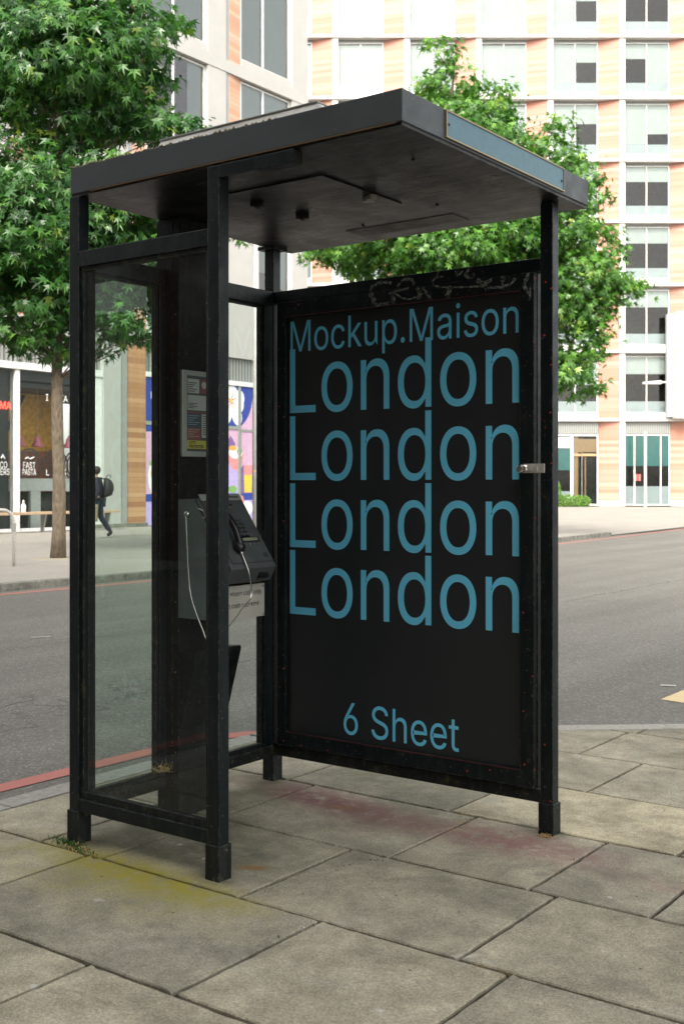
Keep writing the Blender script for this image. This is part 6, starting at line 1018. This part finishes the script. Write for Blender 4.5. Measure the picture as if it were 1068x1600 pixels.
# terracotta strip beside the left building corner is part of the same block: nothing more needed
# ---------------- brick block across the pavement behind the viewer (seen only in reflections), sized to keep sun off the kiosk
BB=thing('brick_building','brown brick block with pale columns mirrored in the kiosk glass','building',(2,-11.5,0))
H=Fac((0,-11.5,0),(1,0,0),(0,1,0))
m=MB(); H.box(m,-24,-9.5,-8,0,0,19); H.box(m,-3.2,34,-8,0,0,19); H.box(m,-9.5,-3.2,-8,0,3.4,19); m.build('wall','brick',BB)
m=MB()
for s in (-12.5,-9.7,-6.4,-3.3,1.2,5.5,10,15,20,25): H.box(m,s,s+.55,-.01,.35,0,19)
m.build('column','column_white',BB)
for z in (4.6,8.4,12.2,16):
    for s in (-2.2,2.4,6.7,11.2,16.2,21.2): window(H,BB,s,s+2.6,z,z+2.2,.03,.5,.06,None)
m=MB(); H.box(m,-24.2,34.2,-8.2,.5,19,19.5); m.build('roof','greyside',BB)
m=MB(); H.box(m,-9.5,-3.2,-4,-3.9,0,3.4); m.build('recess','dark_in',BB)
# ================================================================ STREET FURNITURE
def pole(name,label,x,y,z0,h,r,mat='lamp_grey',extra=None):
    t=thing(name,label,name.replace('_',' '),(x,y,z0)); m=MB(); m.tube([(x,y,z0-.05),(x,y,z0+h)],r,18); m.build('pole',mat,t,smooth=False)
    m=MB(); m.lathe((x,y,z0),[(r*1.5,0),(r*1.5,.9),(r*1.02,1.0)] if h>5 else [(r*1.2,0),(r*1.2,.1),(r,.12)],18); m.build('base_sleeve',mat,t)
    m=MB(); m.lathe((x,y,z0+h),[(r*1.1,0),(r*1.1,.03),(r*.4,.09)],18); m.build('cap',mat,t)
    return t
pl=thing('sign_pole','slim pale grey pole with a white sticker and an orange ring on the far pavement','pole',(-10.03,12.737,0))
m=MB(); m.tube([(-10.03,12.737,-.05),(-10.03,12.737,6.6)],.052,20); m.build('pole','lamp_grey',pl,smooth=True)
m=MB(); m.lathe((-10.03,12.737,1.555),[(.0535,0),(.0535,.022)],20); m.build('band','m_orange',pl)
m=MB(); c=Vector((-10.03,12.737,0)); d=(RV*.55-FV*.8).normalized(); s=Vector((-d.y,d.x,0)); m.hexa([c+d*.054+s*.0+Vector((0,0,1.84)),c+d*.054-s*(-.045)+Vector((0,0,1.84)),c+d*.050+s*.05+Vector((0,0,1.84)),c+d*.05+Vector((0,0,1.84))],[c+d*.056+Vector((0,0,1.93)),c+d*.056+s*.045+Vector((0,0,1.93)),c+d*.05+s*.05+Vector((0,0,1.93)),c+d*.05+Vector((0,0,1.93))]); m.build('sticker','m_white',pl)
m=MB(); m.lathe((-10.03,12.737,6.6),[(.055,0),(.055,.03),(.02,.07)],16); m.build('cap','lamp_grey',pl)
p2=G.p(18.0,1.6,0); pole('bollard_post','slender white post in front of the teal-blinded shop window',p2.x,p2.y,0,4.35,.085,'white_bright')
# street lamp with a long arm
lp=CAM+FV*52+RV*19.5; LPz=5.92
sl=thing('street_lamp','grey street lamp with a long level arm reaching in from the right edge','street lamp',(lp.x,lp.y,-.0))
m=MB(); m.tube([(lp.x,lp.y,-.05),(lp.x,lp.y,3),(lp.x,lp.y,6.0)],[.11,.08,.06],12); m.build('pole','lamp_grey',sl,smooth=True)
a0=CAM+FV*52+RV*14.4; m=MB(); m.tube([(a0.x,a0.y,LPz+.02),(lp.x,lp.y,LPz+.10)],.045,8); m.build('arm','lamp_grey',sl)
a1=CAM+FV*52+RV*13.55
m=MB(); c0=Vector((a1.x,a1.y,LPz)); c1=Vector((a0.x,a0.y,LPz+.02)); w=FV*.16
m.hexa([c0-w*.7+Vector((0,0,-.07)),c1-w+Vector((0,0,-.09)),c1+w+Vector((0,0,-.09)),c0+w*.7+Vector((0,0,-.07))],[c0-w*.4+Vector((0,0,.03)),c1-w*.7+Vector((0,0,.09)),c1+w*.7+Vector((0,0,.09)),c0+w*.4+Vector((0,0,.03))]); m.build('lamp_head','lamp_grey',sl,bevel=.03)
# stainless bike stand
bs=thing('bike_stand','brushed steel hoop bike stand at the far left edge of the far pavement','bike stand',(-12.015,8.66,0))
m=MB(); pts=[(-12.015,9.036,-.05),(-12.015,9.036,.70)]
for a in range(10,91,16): pts.append((-12.015,9.036-.22+.22*math.cos(R_(a)),.70+.22*math.sin(R_(a))))
for a in range(90,171,16): pts.append((-12.015,8.30+.22+.22*math.cos(R_(a)),.70+.22*math.sin(R_(a))))
pts+=[(-12.015,8.30,.70),(-12.015,8.30,-.05)]
m.tube(pts,.026,12); m.build('hoop','steel',bs,smooth=True)
m=MB(); m.tube([(-12.015,9.036,.56),(-12.015,9.036,.70)],.036,12); m.build('sleeve','alu',bs)
# ================================================================ TREES
def tree(name,label,base,trunk_r,trunk_h,clumps,limbs,n,leaf,mat,seed,lean=(0,0)):
    r=random.Random(seed); bx,by=base
    T=thing(name,label,'tree',(bx,by,0))
    m=MB(); top=max(c[2]+c[4] for c in clumps)-.5
    tp=[];tr=[]
    for i in range(24):
        z=-.05+(top+.05)*i/23; k=z/top
        tp.append(Vector((bx+lean[0]*z+r.gauss(0,.012)+.03*math.sin(z*1.7),by+lean[1]*z+r.gauss(0,.012),z))); tr.append(trunk_r*(1.22 if i==0 else 1)*(1-.82*max(0,k))*(1+r.uniform(-.04,.05)))
    m.tube(tp,tr,14)
    for (cx,cd,cz,rx,rz,k) in clumps:
        c=Vector((bx,by,0))+RV*cx+FV*cd+Vector((0,0,cz)); zz=max(trunk_h,min(top-.3,cz-.35*math.hypot(cx,cd)-.3)); s=Vector((bx+lean[0]*zz,by+lean[1]*zz,zz))
        for j in range(3):
            e=c+RV*r.uniform(-.6,.6)*rx+FV*r.uniform(-.6,.6)*rx+Vector((0,0,r.uniform(-.5,.5)*rz)); mid=(s+e)/2+Vector((r.uniform(-.2,.2),r.uniform(-.2,.2),r.uniform(-.05,.25)))
            rr=trunk_r*.26*min(1,.4+.3*rx); m.tube(cat([s,mid,e],5),[rr*(1-.8*q/10) for q in range(11)],6)
    m.build('trunk','bark',T,smooth=True)
    # leaves: five-pointed, hanging in sprays along many short twigs
    ang=[-150,-118,-88+22,-35,-12 and -14,14,35,66,118-8,150]
    outl=[]
    lob=[(90,1.0),(52,.86),(128,.86),(8,.62),(172,.62)]
    seq=[(-70,.10),(8,.62),(30,.30),(50,.88),(70,.36),(90,1.0),(110,.36),(130,.88),(150,.30),(172,.62),(250,.10)]
    out=[(q*math.cos(R_(a)),q*math.sin(R_(a))) for a,q in seq]
    V=[];Fc=[];tone=[]
    tot=sum(c[3]**2*c[4]*c[5] for c in clumps)
    for (cx,cd,cz,rx,rz,k) in clumps:
        c=Vector((bx,by,0))+RV*cx+FV*cd+Vector((0,0,cz)); nn=int(n*(rx**2*rz*k)/tot); ns=max(3,nn//16)
        for s_ in range(ns):
            # spray centre biased to the shell of the clump
            while True:
                q=Vector((r.uniform(-1,1),r.uniform(-1,1),r.uniform(-1,1)))
                if .25<q.length<1: break
            q=q.normalized()*(q.length**.45)*(1+r.gauss(0,.07))
            sc_=c+RV*q.x*rx+FV*q.y*rx+Vector((0,0,q.z*rz))
            outd=(RV*q.x+FV*q.y+Vector((0,0,q.z*.6))).normalized(); br=r.gauss(0,.16)
            for i in range(16):
                p=sc_+Vector((r.gauss(0,.17),r.gauss(0,.17),r.gauss(0,.085)))*(.75+.25*rx)
                nrm=(outd*.7+Vector((r.gauss(0,.45),r.gauss(0,.45),.55+r.gauss(0,.35)))).normalized()
                down=(Vector((outd.x*.5,outd.y*.5,-.75))+Vector((r.gauss(0,.4),r.gauss(0,.4),r.gauss(0,.3))))
                v=(down-nrm*down.dot(nrm)); 
                if v.length<.01: continue
                v.normalize(); u=v.cross(nrm); L=leaf*r.uniform(.45,1.45); fold=r.uniform(.0,.35)
                o=len(V); V.append(tuple(p+v*L*.22-nrm*L*fold*.18))
                for (a,b) in out: V.append(tuple(p+u*a*L*.9+v*b*L+nrm*(abs(a)*fold*L*.4-L*.18*b*b)))
                k_=len(out)
                for j in range(k_-1): Fc.append((o,o+1+j,o+2+j))
                t=max(0,min(1,.42+br+r.gauss(0,.18)+ (.28 if r.random()<.04 else 0))); tone.extend([t]*(k_-1))
    m=MB(); m.v=V; m.f=Fc; m.mi=[0]*len(Fc)
    cr=m.build('crown',mat,T)
    at=cr.data.attributes.new('leaf','FLOAT','FACE'); at.data.foreach_set('value',tone)
    return T
# clump: (along image-right, away, height, radius, half-height, density)
tree('street_tree','leafy street tree with a slim bare trunk standing in front of the restaurant',(-12.956,10.72),.125,2.9,
 [(.05,0,9.6,1.5,1.0,1.0),(1.1,-.2,9.3,.9,.7,1.2),(-1.2,.2,9.2,1.4,1.0,1),(.9,-.9,8.7,.85,.6,1.1),(1.55,.2,8.95,.5,.4,1.4),(1.75,-.2,9.75,.5,.4,1.2),(.2,-1.0,8.6,1.1,.7,1),(-1.9,-.4,7.9,.6,.4,.8),(-.9,.3,8.5,.8,.4,.7),
  (1.2,-.2,7.95,.65,.4,1.2),(1.8,-.1,7.72,.55,.30,1.4),(2.35,0,7.60,.48,.24,1.5),(.6,.3,7.9,.7,.35,.8),(1.3,.9,8.3,.8,.5,.9),
  (0,1.0,8.6,1.3,.8,.8),(0,0,11.1,1.5,1.0,.6),(.2,0,12.4,1.0,.8,.5),
  (.0,-.6,6.5,1.0,.55,1.1),(.9,-.6,6.55,.9,.45,1.1),(-.9,-.3,6.2,1.1,.6,1.1),(1.1,-.4,5.95,1.0,.5,1.1),(.0,-.8,5.7,1.1,.55,1.1),(-1.4,-.3,5.2,1.1,.7,1.0),(-.3,-.7,4.9,1.0,.6,1.1),(-1.5,0,6.8,.9,.4,.9),
  (1.3,-.4,5.25,.75,.45,1.2),(1.9,-.2,4.95,.55,.38,1.2),(.7,.2,4.9,1.0,.6,1.0),(-.6,-.2,4.15,.85,.45,1.1),(.1,-.2,3.85,.55,.35,1.3),(-1.3,0,4.2,.7,.4,1),(2.55,.1,5.75,.55,.30,1.1),(3.15,.1,5.78,.38,.22,1.4),(2.2,0,6.1,.6,.35,1.0),(1.95,0,4.5,.35,.22,1.2),(1.05,-.3,4.35,.6,.4,1.3),(1.5,0,4.05,.45,.3,1.3),(1.0,.1,3.85,.4,.3,1.2),(.7,-.5,5.3,.8,.5,1.1),(1.6,-.5,5.5,.7,.45,1.2),(1.0,-.7,6.2,.8,.5,1.2),(2.3,.1,5.2,.45,.3,1.1),
  (.2,.9,5.4,1.3,.9,.7),(-1.0,.9,5.0,1.2,.8,.7),(1.4,.9,5.9,1.0,.6,.7),(0,0,7.35,.5,.3,.5),(-.9,.1,7.35,.9,.35,.8),(.5,.1,7.25,.7,.3,.9),(.1,-.4,7.75,.8,.3,.8)],
 None,30000,.172,'leaf',4,(.0,.0))
tree('street_tree','broad bright green street tree rising behind the kiosk roof on the right',(-10.95,20.95),.14,2.6,
 [(-.25,0,11.6,.42,.45,1.2),(.0,0,10.9,.75,.45,1.1),(.95,0,10.6,.6,.35,1.1),(-.5,-.1,10.15,.7,.5,1.1),(.45,-.2,10.05,.95,.5,1.1),(1.2,.1,9.9,.55,.35,1.0),(-1.05,0,9.75,.55,.3,.9),
  (.2,-.5,9.3,1.3,.6,1.1),(-.9,0,9.0,.9,.5,1.0),(1.35,-.2,9.2,.9,.5,1.1),(2.55,-.1,9.95,.33,.42,1.2),(2.45,-.1,9.3,.65,.45,1.1),(2.9,0,8.7,.65,.45,1.1),(.9,-.6,8.4,1.3,.6,1.0),(-.9,-.4,8.2,1.2,.6,1.0),(2.2,-.5,8.3,.9,.55,1.1),(3.3,-.1,8.05,.5,.32,1.2),
  (-2.4,-.2,7.0,1.0,.42,1.2),(-1.2,-.6,7.05,1.1,.6,1.1),(0,-.8,6.9,1.3,.7,1.1),(1.3,-.6,7.2,1.2,.7,1.1),(2.5,-.3,7.3,1.0,.6,1.1),(3.35,-.1,7.0,.7,.5,1.2),(-3.0,0,6.95,.5,.28,1.3),(-2.0,.3,6.7,.8,.4,1.0),
  (3.0,-.3,6.2,1.0,.55,1.1),(3.9,0,6.0,.65,.36,1.3),(4.4,0,6.0,.32,.2,1.5),(3.2,-.2,5.4,.75,.45,1.1),(2.1,-.4,5.8,1.0,.8,1.0),(.8,-.5,5.6,1.2,.8,.8),(-.6,-.4,5.5,1.2,.8,.8),
  (3.0,-.1,4.7,.7,.5,1.2),(2.6,-.2,4.1,.65,.45,1.2),(3.15,0,3.75,.45,.35,1.3),(2.2,0,4.0,.7,.6,1.0),(1.0,0,4.3,1.0,.6,.6),
  (0,.9,7.6,1.7,1.2,.5),(1.5,.9,6.5,1.5,1.2,.5),(0,0,6,1.2,1.5,.3)],
 None,50000,.147,'leaf2',8,(.004,.003))
# sandy tree pit
m=MB(); r=random.Random(2); m.lathe((-12.956,10.695,-.004),[(.45,0),(.42,.008),(.2,.02)],26); tag(m.build('tree_pit','sand'),kind='structure')
tree_pit2=MB(); tree_pit2.lathe((-10.95,20.95,-.004),[(.45,0),(.42,.008),(.2,.02)],26); tag(tree_pit2.build('tree_pit','sand'),kind='structure')
# low hedge by the office entrance
hd=thing('hedge','low bright green hedge beside the office entrance','hedge',tuple(G.p(13.4,1.0,0)))
m=MB(); r=random.Random(6); Vt=[];Ft=[]
def leafblob(m,c,R,n,s,r):
    for i in range(n):
        q=Vector((r.gauss(0,1),r.gauss(0,1),r.gauss(0,1))).normalized(); p=Vector(c)+Vector((q.x*R[0],q.y*R[1],q.z*R[2]))*r.uniform(.75,1.05)
        a=Vector((r.gauss(0,1),r.gauss(0,1),r.gauss(0,1))).normalized(); b=a.orthogonal().normalized(); m.add([p-a*s,p+b*s*.5,p+a*s,p-b*s*.5],[(0,1,2,3)])
for k in range(9): c=G.p(12.3+k*.28,1.0+r.uniform(-.2,.2),.32); leafblob(m,c,(.38,.38,.32+r.uniform(0,.12)),330,.05,r)
c=G.p(12.6,1.3,.9); leafblob(m,c,(.45,.45,.75),900,.06,r)
ob=m.build('foliage','leaf2',hd); at=ob.data.attributes.new('leaf','FLOAT','FACE'); at.data.foreach_set('value',[r.uniform(.3,1) for _ in ob.data.polygons])
m=MB(); 
for k in range(9): c=G.p(12.3+k*.28,1.0,0); m.lathe(c,[(.2,0),(.26,.3),(.12,.5)],8)
m.build('stems','hedge_core',hd)
# ================================================================ PERSON
def skin(name,mat,parent,pts,edges,loc,rotz,sub=2,root=0):
    me=bpy.data.meshes.new(name); me.from_pydata([p[0] for p in pts],edges,[])
    o=bpy.data.objects.new(name,me); COL.objects.link(o); me.materials.append(M[mat]) if isinstance(mat,str) else None
    o.parent=parent; o.location=(0,0,0)
    s=o.modifiers.new('skin','SKIN'); s.use_smooth_shade=True
    for i,p in enumerate(pts):
        rr=p[1]; rr=rr if isinstance(rr,tuple) else (rr,rr); me.skin_vertices[0].data[i].radius=rr; me.skin_vertices[0].data[i].use_root=(i==root)
    m=o.modifiers.new('sub','SUBSURF'); m.levels=sub; m.render_levels=sub
    dg=bpy.context.evaluated_depsgraph_get(); dg.update(); ev=o.evaluated_get(dg); m2=bpy.data.meshes.new_from_object(ev); 
    o.modifiers.clear(); o.data=m2; m2.name=name
    m2.materials.clear(); m2.materials.append(M[mat]); m2.polygons.foreach_set('use_smooth',[True]*len(m2.polygons)); return o
PX=CAM+FV*28.5+RV*((154-534)/1798.93*28.5)
PE=thing('person','person in dark jacket and jeans walking left past the restaurant, seen through the kiosk glass','person',(PX.x,PX.y,0))
PE.rotation_euler.z=math.atan2(-RV.y,-RV.x)   # local +x = walking direction (image left)
# local: x forward, y to the walker's left, z up
J={'pel':((0,0,.94),(.15,.11)),'spi':((.01,0,1.12),(.14,.10)),'che':((.03,0,1.33),(.17,.12)),'nek':((.05,0,1.50),.060),'hd0':((.075,0,1.575),.068),'hd1':((.085,0,1.67),(.082,.095)),'hd2':((.075,0,1.75),.07),
   'lh':((.0,.09,.90),.095),'lk':((.13,.10,.50),.062),'la':((.16,.10,.10),.044),'lt':((.29,.10,.045),.036),
   'rh':((.0,-.09,.90),.095),'rk':((-.04,-.10,.50),.062),'ra':((-.28,-.10,.16),.044),'rt':((-.20,-.10,.045),.036),
   'ls':((.03,.19,1.43),.060),'le':((-.06,.25,1.16),.045),'lw':((.06,.25,.93),.030),
   'rs':((.03,-.19,1.43),.060),'re':((-.02,-.26,1.17),.045),'rw':((.14,-.24,.99),.030)}
def chain(sel,edges,ov={}):
    ks=list(sel); return [(J[k][0],ov.get(k,J[k][1])) for k in ks],[(ks.index(a),ks.index(b)) for a,b in edges]
ks=list(J); E_=[('pel','spi'),('spi','che'),('che','nek'),('nek','hd0'),('hd0','hd1'),('hd1','hd2'),('pel','lh'),('lh','lk'),('lk','la'),('la','lt'),('pel','rh'),('rh','rk'),('rk','ra'),('ra','rt'),('che','ls'),('ls','le'),('le','lw'),('che','rs'),('rs','re'),('re','rw')]
sc=.8
pts=[(J[k][0],tuple(q*sc for q in (J[k][1] if isinstance(J[k][1],tuple) else (J[k][1],)*2))) for k in ks]; edges=[(ks.index(a),ks.index(b)) for a,b in E_]
for side,w in (('l','lw'),('r','rw')):
    wp=Vector(J[w][0]); sgn=1 if side=='l' else -1; i0=len(pts); palm=wp+Vector((.03,0,-.07)); pts.append((tuple(palm),(.026,.014))); edges.append((ks.index(w),i0))
    for fi,(dx,ln) in enumerate([(-.024,.055),(-.008,.068),(.008,.072),(.024,.064)]):
        b=palm+Vector((dx+.008,sgn*.0,-.03)); j=len(pts); pts+= [(tuple(b),.0085),(tuple(b+Vector((.008,-sgn*.006,-ln*.5))),.008),(tuple(b+Vector((.010,-sgn*.02,-ln))),.0065)]; edges+=[(i0,j),(j,j+1),(j+1,j+2)]
    b=palm+Vector((.03,-sgn*.012,.005)); j=len(pts); pts+=[(tuple(b),.010),(tuple(b+Vector((.018,-sgn*.01,-.035))),.008)]; edges+=[(i0,j),(j,j+1)]
body=skin('body','skin',PE,pts,edges,None,0)
p_,e_=chain(['pel','spi','che','nek','ls','le','lw','rs','re','rw'],[('pel','spi'),('spi','che'),('che','nek'),('che','ls'),('ls','le'),('le','lw'),('che','rs'),('rs','re'),('re','rw')],{'pel':(.175,.135),'spi':(.165,.125),'che':(.19,.135),'nek':.075,'lw':.040,'rw':.040,'le':.056,'re':.056,'ls':.078,'rs':.078})
p_[0]=((0,0,.86),p_[0][1]); p_.append(((0,0,.98),(.17,.13))); e_=[(a,b) for a,b in e_ if (a,b)!=(0,1)]+[(0,10),(10,1)]
skin('jacket','jacket',PE,p_,e_,None,0)
p_,e_=chain(['pel','lh','lk','la','rh','rk','ra'],[('pel','lh'),('lh','lk'),('lk','la'),('pel','rh'),('rh','rk'),('rk','ra')],{'pel':(.16,.12),'lh':.108,'rh':.108,'lk':.078,'rk':.078,'la':.062,'ra':.062})
skin('trousers','jeans',PE,p_,e_,None,0)
for s,(a,t) in (('l',('la','lt')),('r',('ra','rt'))):
    A=Vector(J[a][0]);T_=Vector(J[t][0]); skin('boot','boot',PE,[(tuple(A+Vector((0,0,.05))),.058),(tuple(A+Vector((-.01,0,-.045))),.052),(tuple((A+T_)/2+Vector((0,0,-.03 if s=='l' else 0))),.05),(tuple(T_),.042)],[(0,1),(1,2),(2,3)],None,0)
m=MB(); m.lathe((.062,0,1.62),[(.03,-.05),(.088,.0),(.102,.06),(.095,.11),(.06,.155),(.01,.165)],18); hr=m.build('hair','hair',None,smooth=True); hr.parent=PE; hr.location=(-.018,0,0)
m=MB(); 
for y in (.032,-.032): m.lathe((.172,y,1.675),[(.010,0),(.006,.004)],8,(1,0,0))
o=m.build('eye','text_black',None); o.parent=PE
m=MB(); m.hexa([(.165,-.015,1.635),(.165,.015,1.635),(.155,.008,1.68),(.155,-.008,1.68)],[(.195,-.010,1.637),(.195,.010,1.637),(.168,.005,1.68),(.168,-.005,1.68)]); o=m.build('nose','skin',None,smooth=True); o.parent=PE
m=MB(); m.box(.158,.170,-.022,.022,1.603,1.612); o=m.build('mouth','m_salmon',None); o.parent=PE
BP=thing('backpack','black backpack worn on the walking person\'s back','backpack',(PX.x-(-RV.x)*.22,PX.y-(-RV.y)*.22,1.0)); BP.rotation_euler.z=PE.rotation_euler.z
def local(mb,name,mat,parent,smooth=True,bevel=0):
    o=mb.build(name,mat,None,smooth=smooth,bevel=bevel); o.parent=parent; return o
m=MB()
rings=[(.16,.02,.0),(.20,.10,.06),(.21,.125,.2),(.19,.12,.34),(.15,.09,.44),(.08,.04,.49)]
vs=[];fs=[]; n=20
for (hw,dp,z) in rings:
    for k in range(n):
        t=2*math.pi*k/n; vs.append((-abs(dp)*1.0+dp*math.cos(t)*1.0-.0+ .09,hw*.85*math.sin(t),z))
for i in range(len(rings)-1):
    for k in range(n): fs.append((i*n+k,i*n+(k+1)%n,(i+1)*n+(k+1)%n,(i+1)*n+k))
fs+=[tuple(range(n))[::-1],tuple((len(rings)-1)*n+k for k in range(n))]
m.add(vs,fs); local(m,'bag_body','pack',BP)
m=MB(); m.tube([(-.06,.0,.48),(-.10,.0,.54),(-.04,0,.57),(.02,0,.53),(.03,0,.47)],.011,6); local(m,'grab_handle','pack',BP)
for y in (.11,-.11):
    m=MB(); m.tube([(.10,y,.46),(.20,y,.50),(.34,y,.44),(.38,y,.30),(.30,y,.12),(.12,y,.05)],.016,6); local(m,'strap','pack',BP)
HB=thing('shoulder_bag','khaki fabric bag carried low beside the walking person','bag',(PX.x+RV.x*-.02-FV.x*.34,PX.y+RV.y*-.02-FV.y*.34,.42)); HB.rotation_euler.z=PE.rotation_euler.z
m=MB(); m.hexa([(-.07,-.05,0),(.17,-.05,0),(.17,.05,0),(-.07,.05,0)],[(-.09,-.03,.42),(.19,-.03,.42),(.19,.03,.42),(-.09,.03,.42)]); local(m,'bag_body','bag',HB,False,.02)
m=MB(); m.tube([(-.02,0,.41),(.0,0,.52),(.05,0,.56),(.10,0,.52),(.12,0,.41)],.008,6); local(m,'handle','bag',HB)
# ================================================================ WORLD, LIGHT, CAMERA
EL=40; hz=(RV*.22+FV*.95); hz.normalize()            # direction in which the light travels over the ground
sund=-hz                                              # towards the sun
w=bpy.data.worlds.new('World'); SC.world=w; w.use_nodes=True; nt=w.node_tree; bg=nt.nodes['Background']
sky=nt.nodes.new('ShaderNodeTexSky'); sky.sky_type='NISHITA'; sky.sun_disc=False; sky.sun_elevation=R_(EL); sky.sun_rotation=math.atan2(sund.x,sund.y); sky.air_density=1.0; sky.dust_density=4.0; sky.ozone_density=1.0
hs=nt.nodes.new('ShaderNodeHueSaturation'); hs.inputs['Saturation'].default_value=.22; nt.links.new(sky.outputs[0],hs.inputs['Color'])
mxw=nt.nodes.new('ShaderNodeMix'); mxw.data_type='RGBA'; mxw.blend_type='MULTIPLY'; mxw.inputs[0].default_value=1; nt.links.new(hs.outputs[0],mxw.inputs[6]); mxw.inputs[7].default_value=(1.0,.978,.925,1); nt.links.new(mxw.outputs[2],bg.inputs[0]); bg.inputs[1].default_value=.15
ld=bpy.data.lights.new('sun','SUN'); ld.energy=.85; ld.angle=R_(14); ld.color=(1,.95,.87)
lo=bpy.data.objects.new('sun',ld); COL.objects.link(lo); dv=Vector((hz.x*math.cos(R_(EL)),hz.y*math.cos(R_(EL)),-math.sin(R_(EL)))); lo.rotation_euler=dv.to_track_quat('-Z','Y').to_euler(); lo.location=(0,0,30)
cd=bpy.data.cameras.new('camera'); co=bpy.data.objects.new('camera',cd); COL.objects.link(co); SC.camera=co
co.location=CAM; co.rotation_euler=(R_(90),0,YAW); cd.sensor_fit='VERTICAL'; cd.sensor_height=24; cd.lens=1798.93/1600*24; cd.shift_y=-(800-756.76)/1600; cd.clip_end=1000; cd.clip_start=.05
cd.dof.use_dof=True; cd.dof.focus_distance=4.8; cd.dof.aperture_fstop=5.0
SC.view_settings.view_transform='Standard'; SC.view_settings.look='None'; SC.view_settings.exposure=1.95; SC.view_settings.gamma=1
SC.cycles.max_bounces=10; SC.cycles.transparent_max_bounces=16; SC.cycles.diffuse_bounces=4
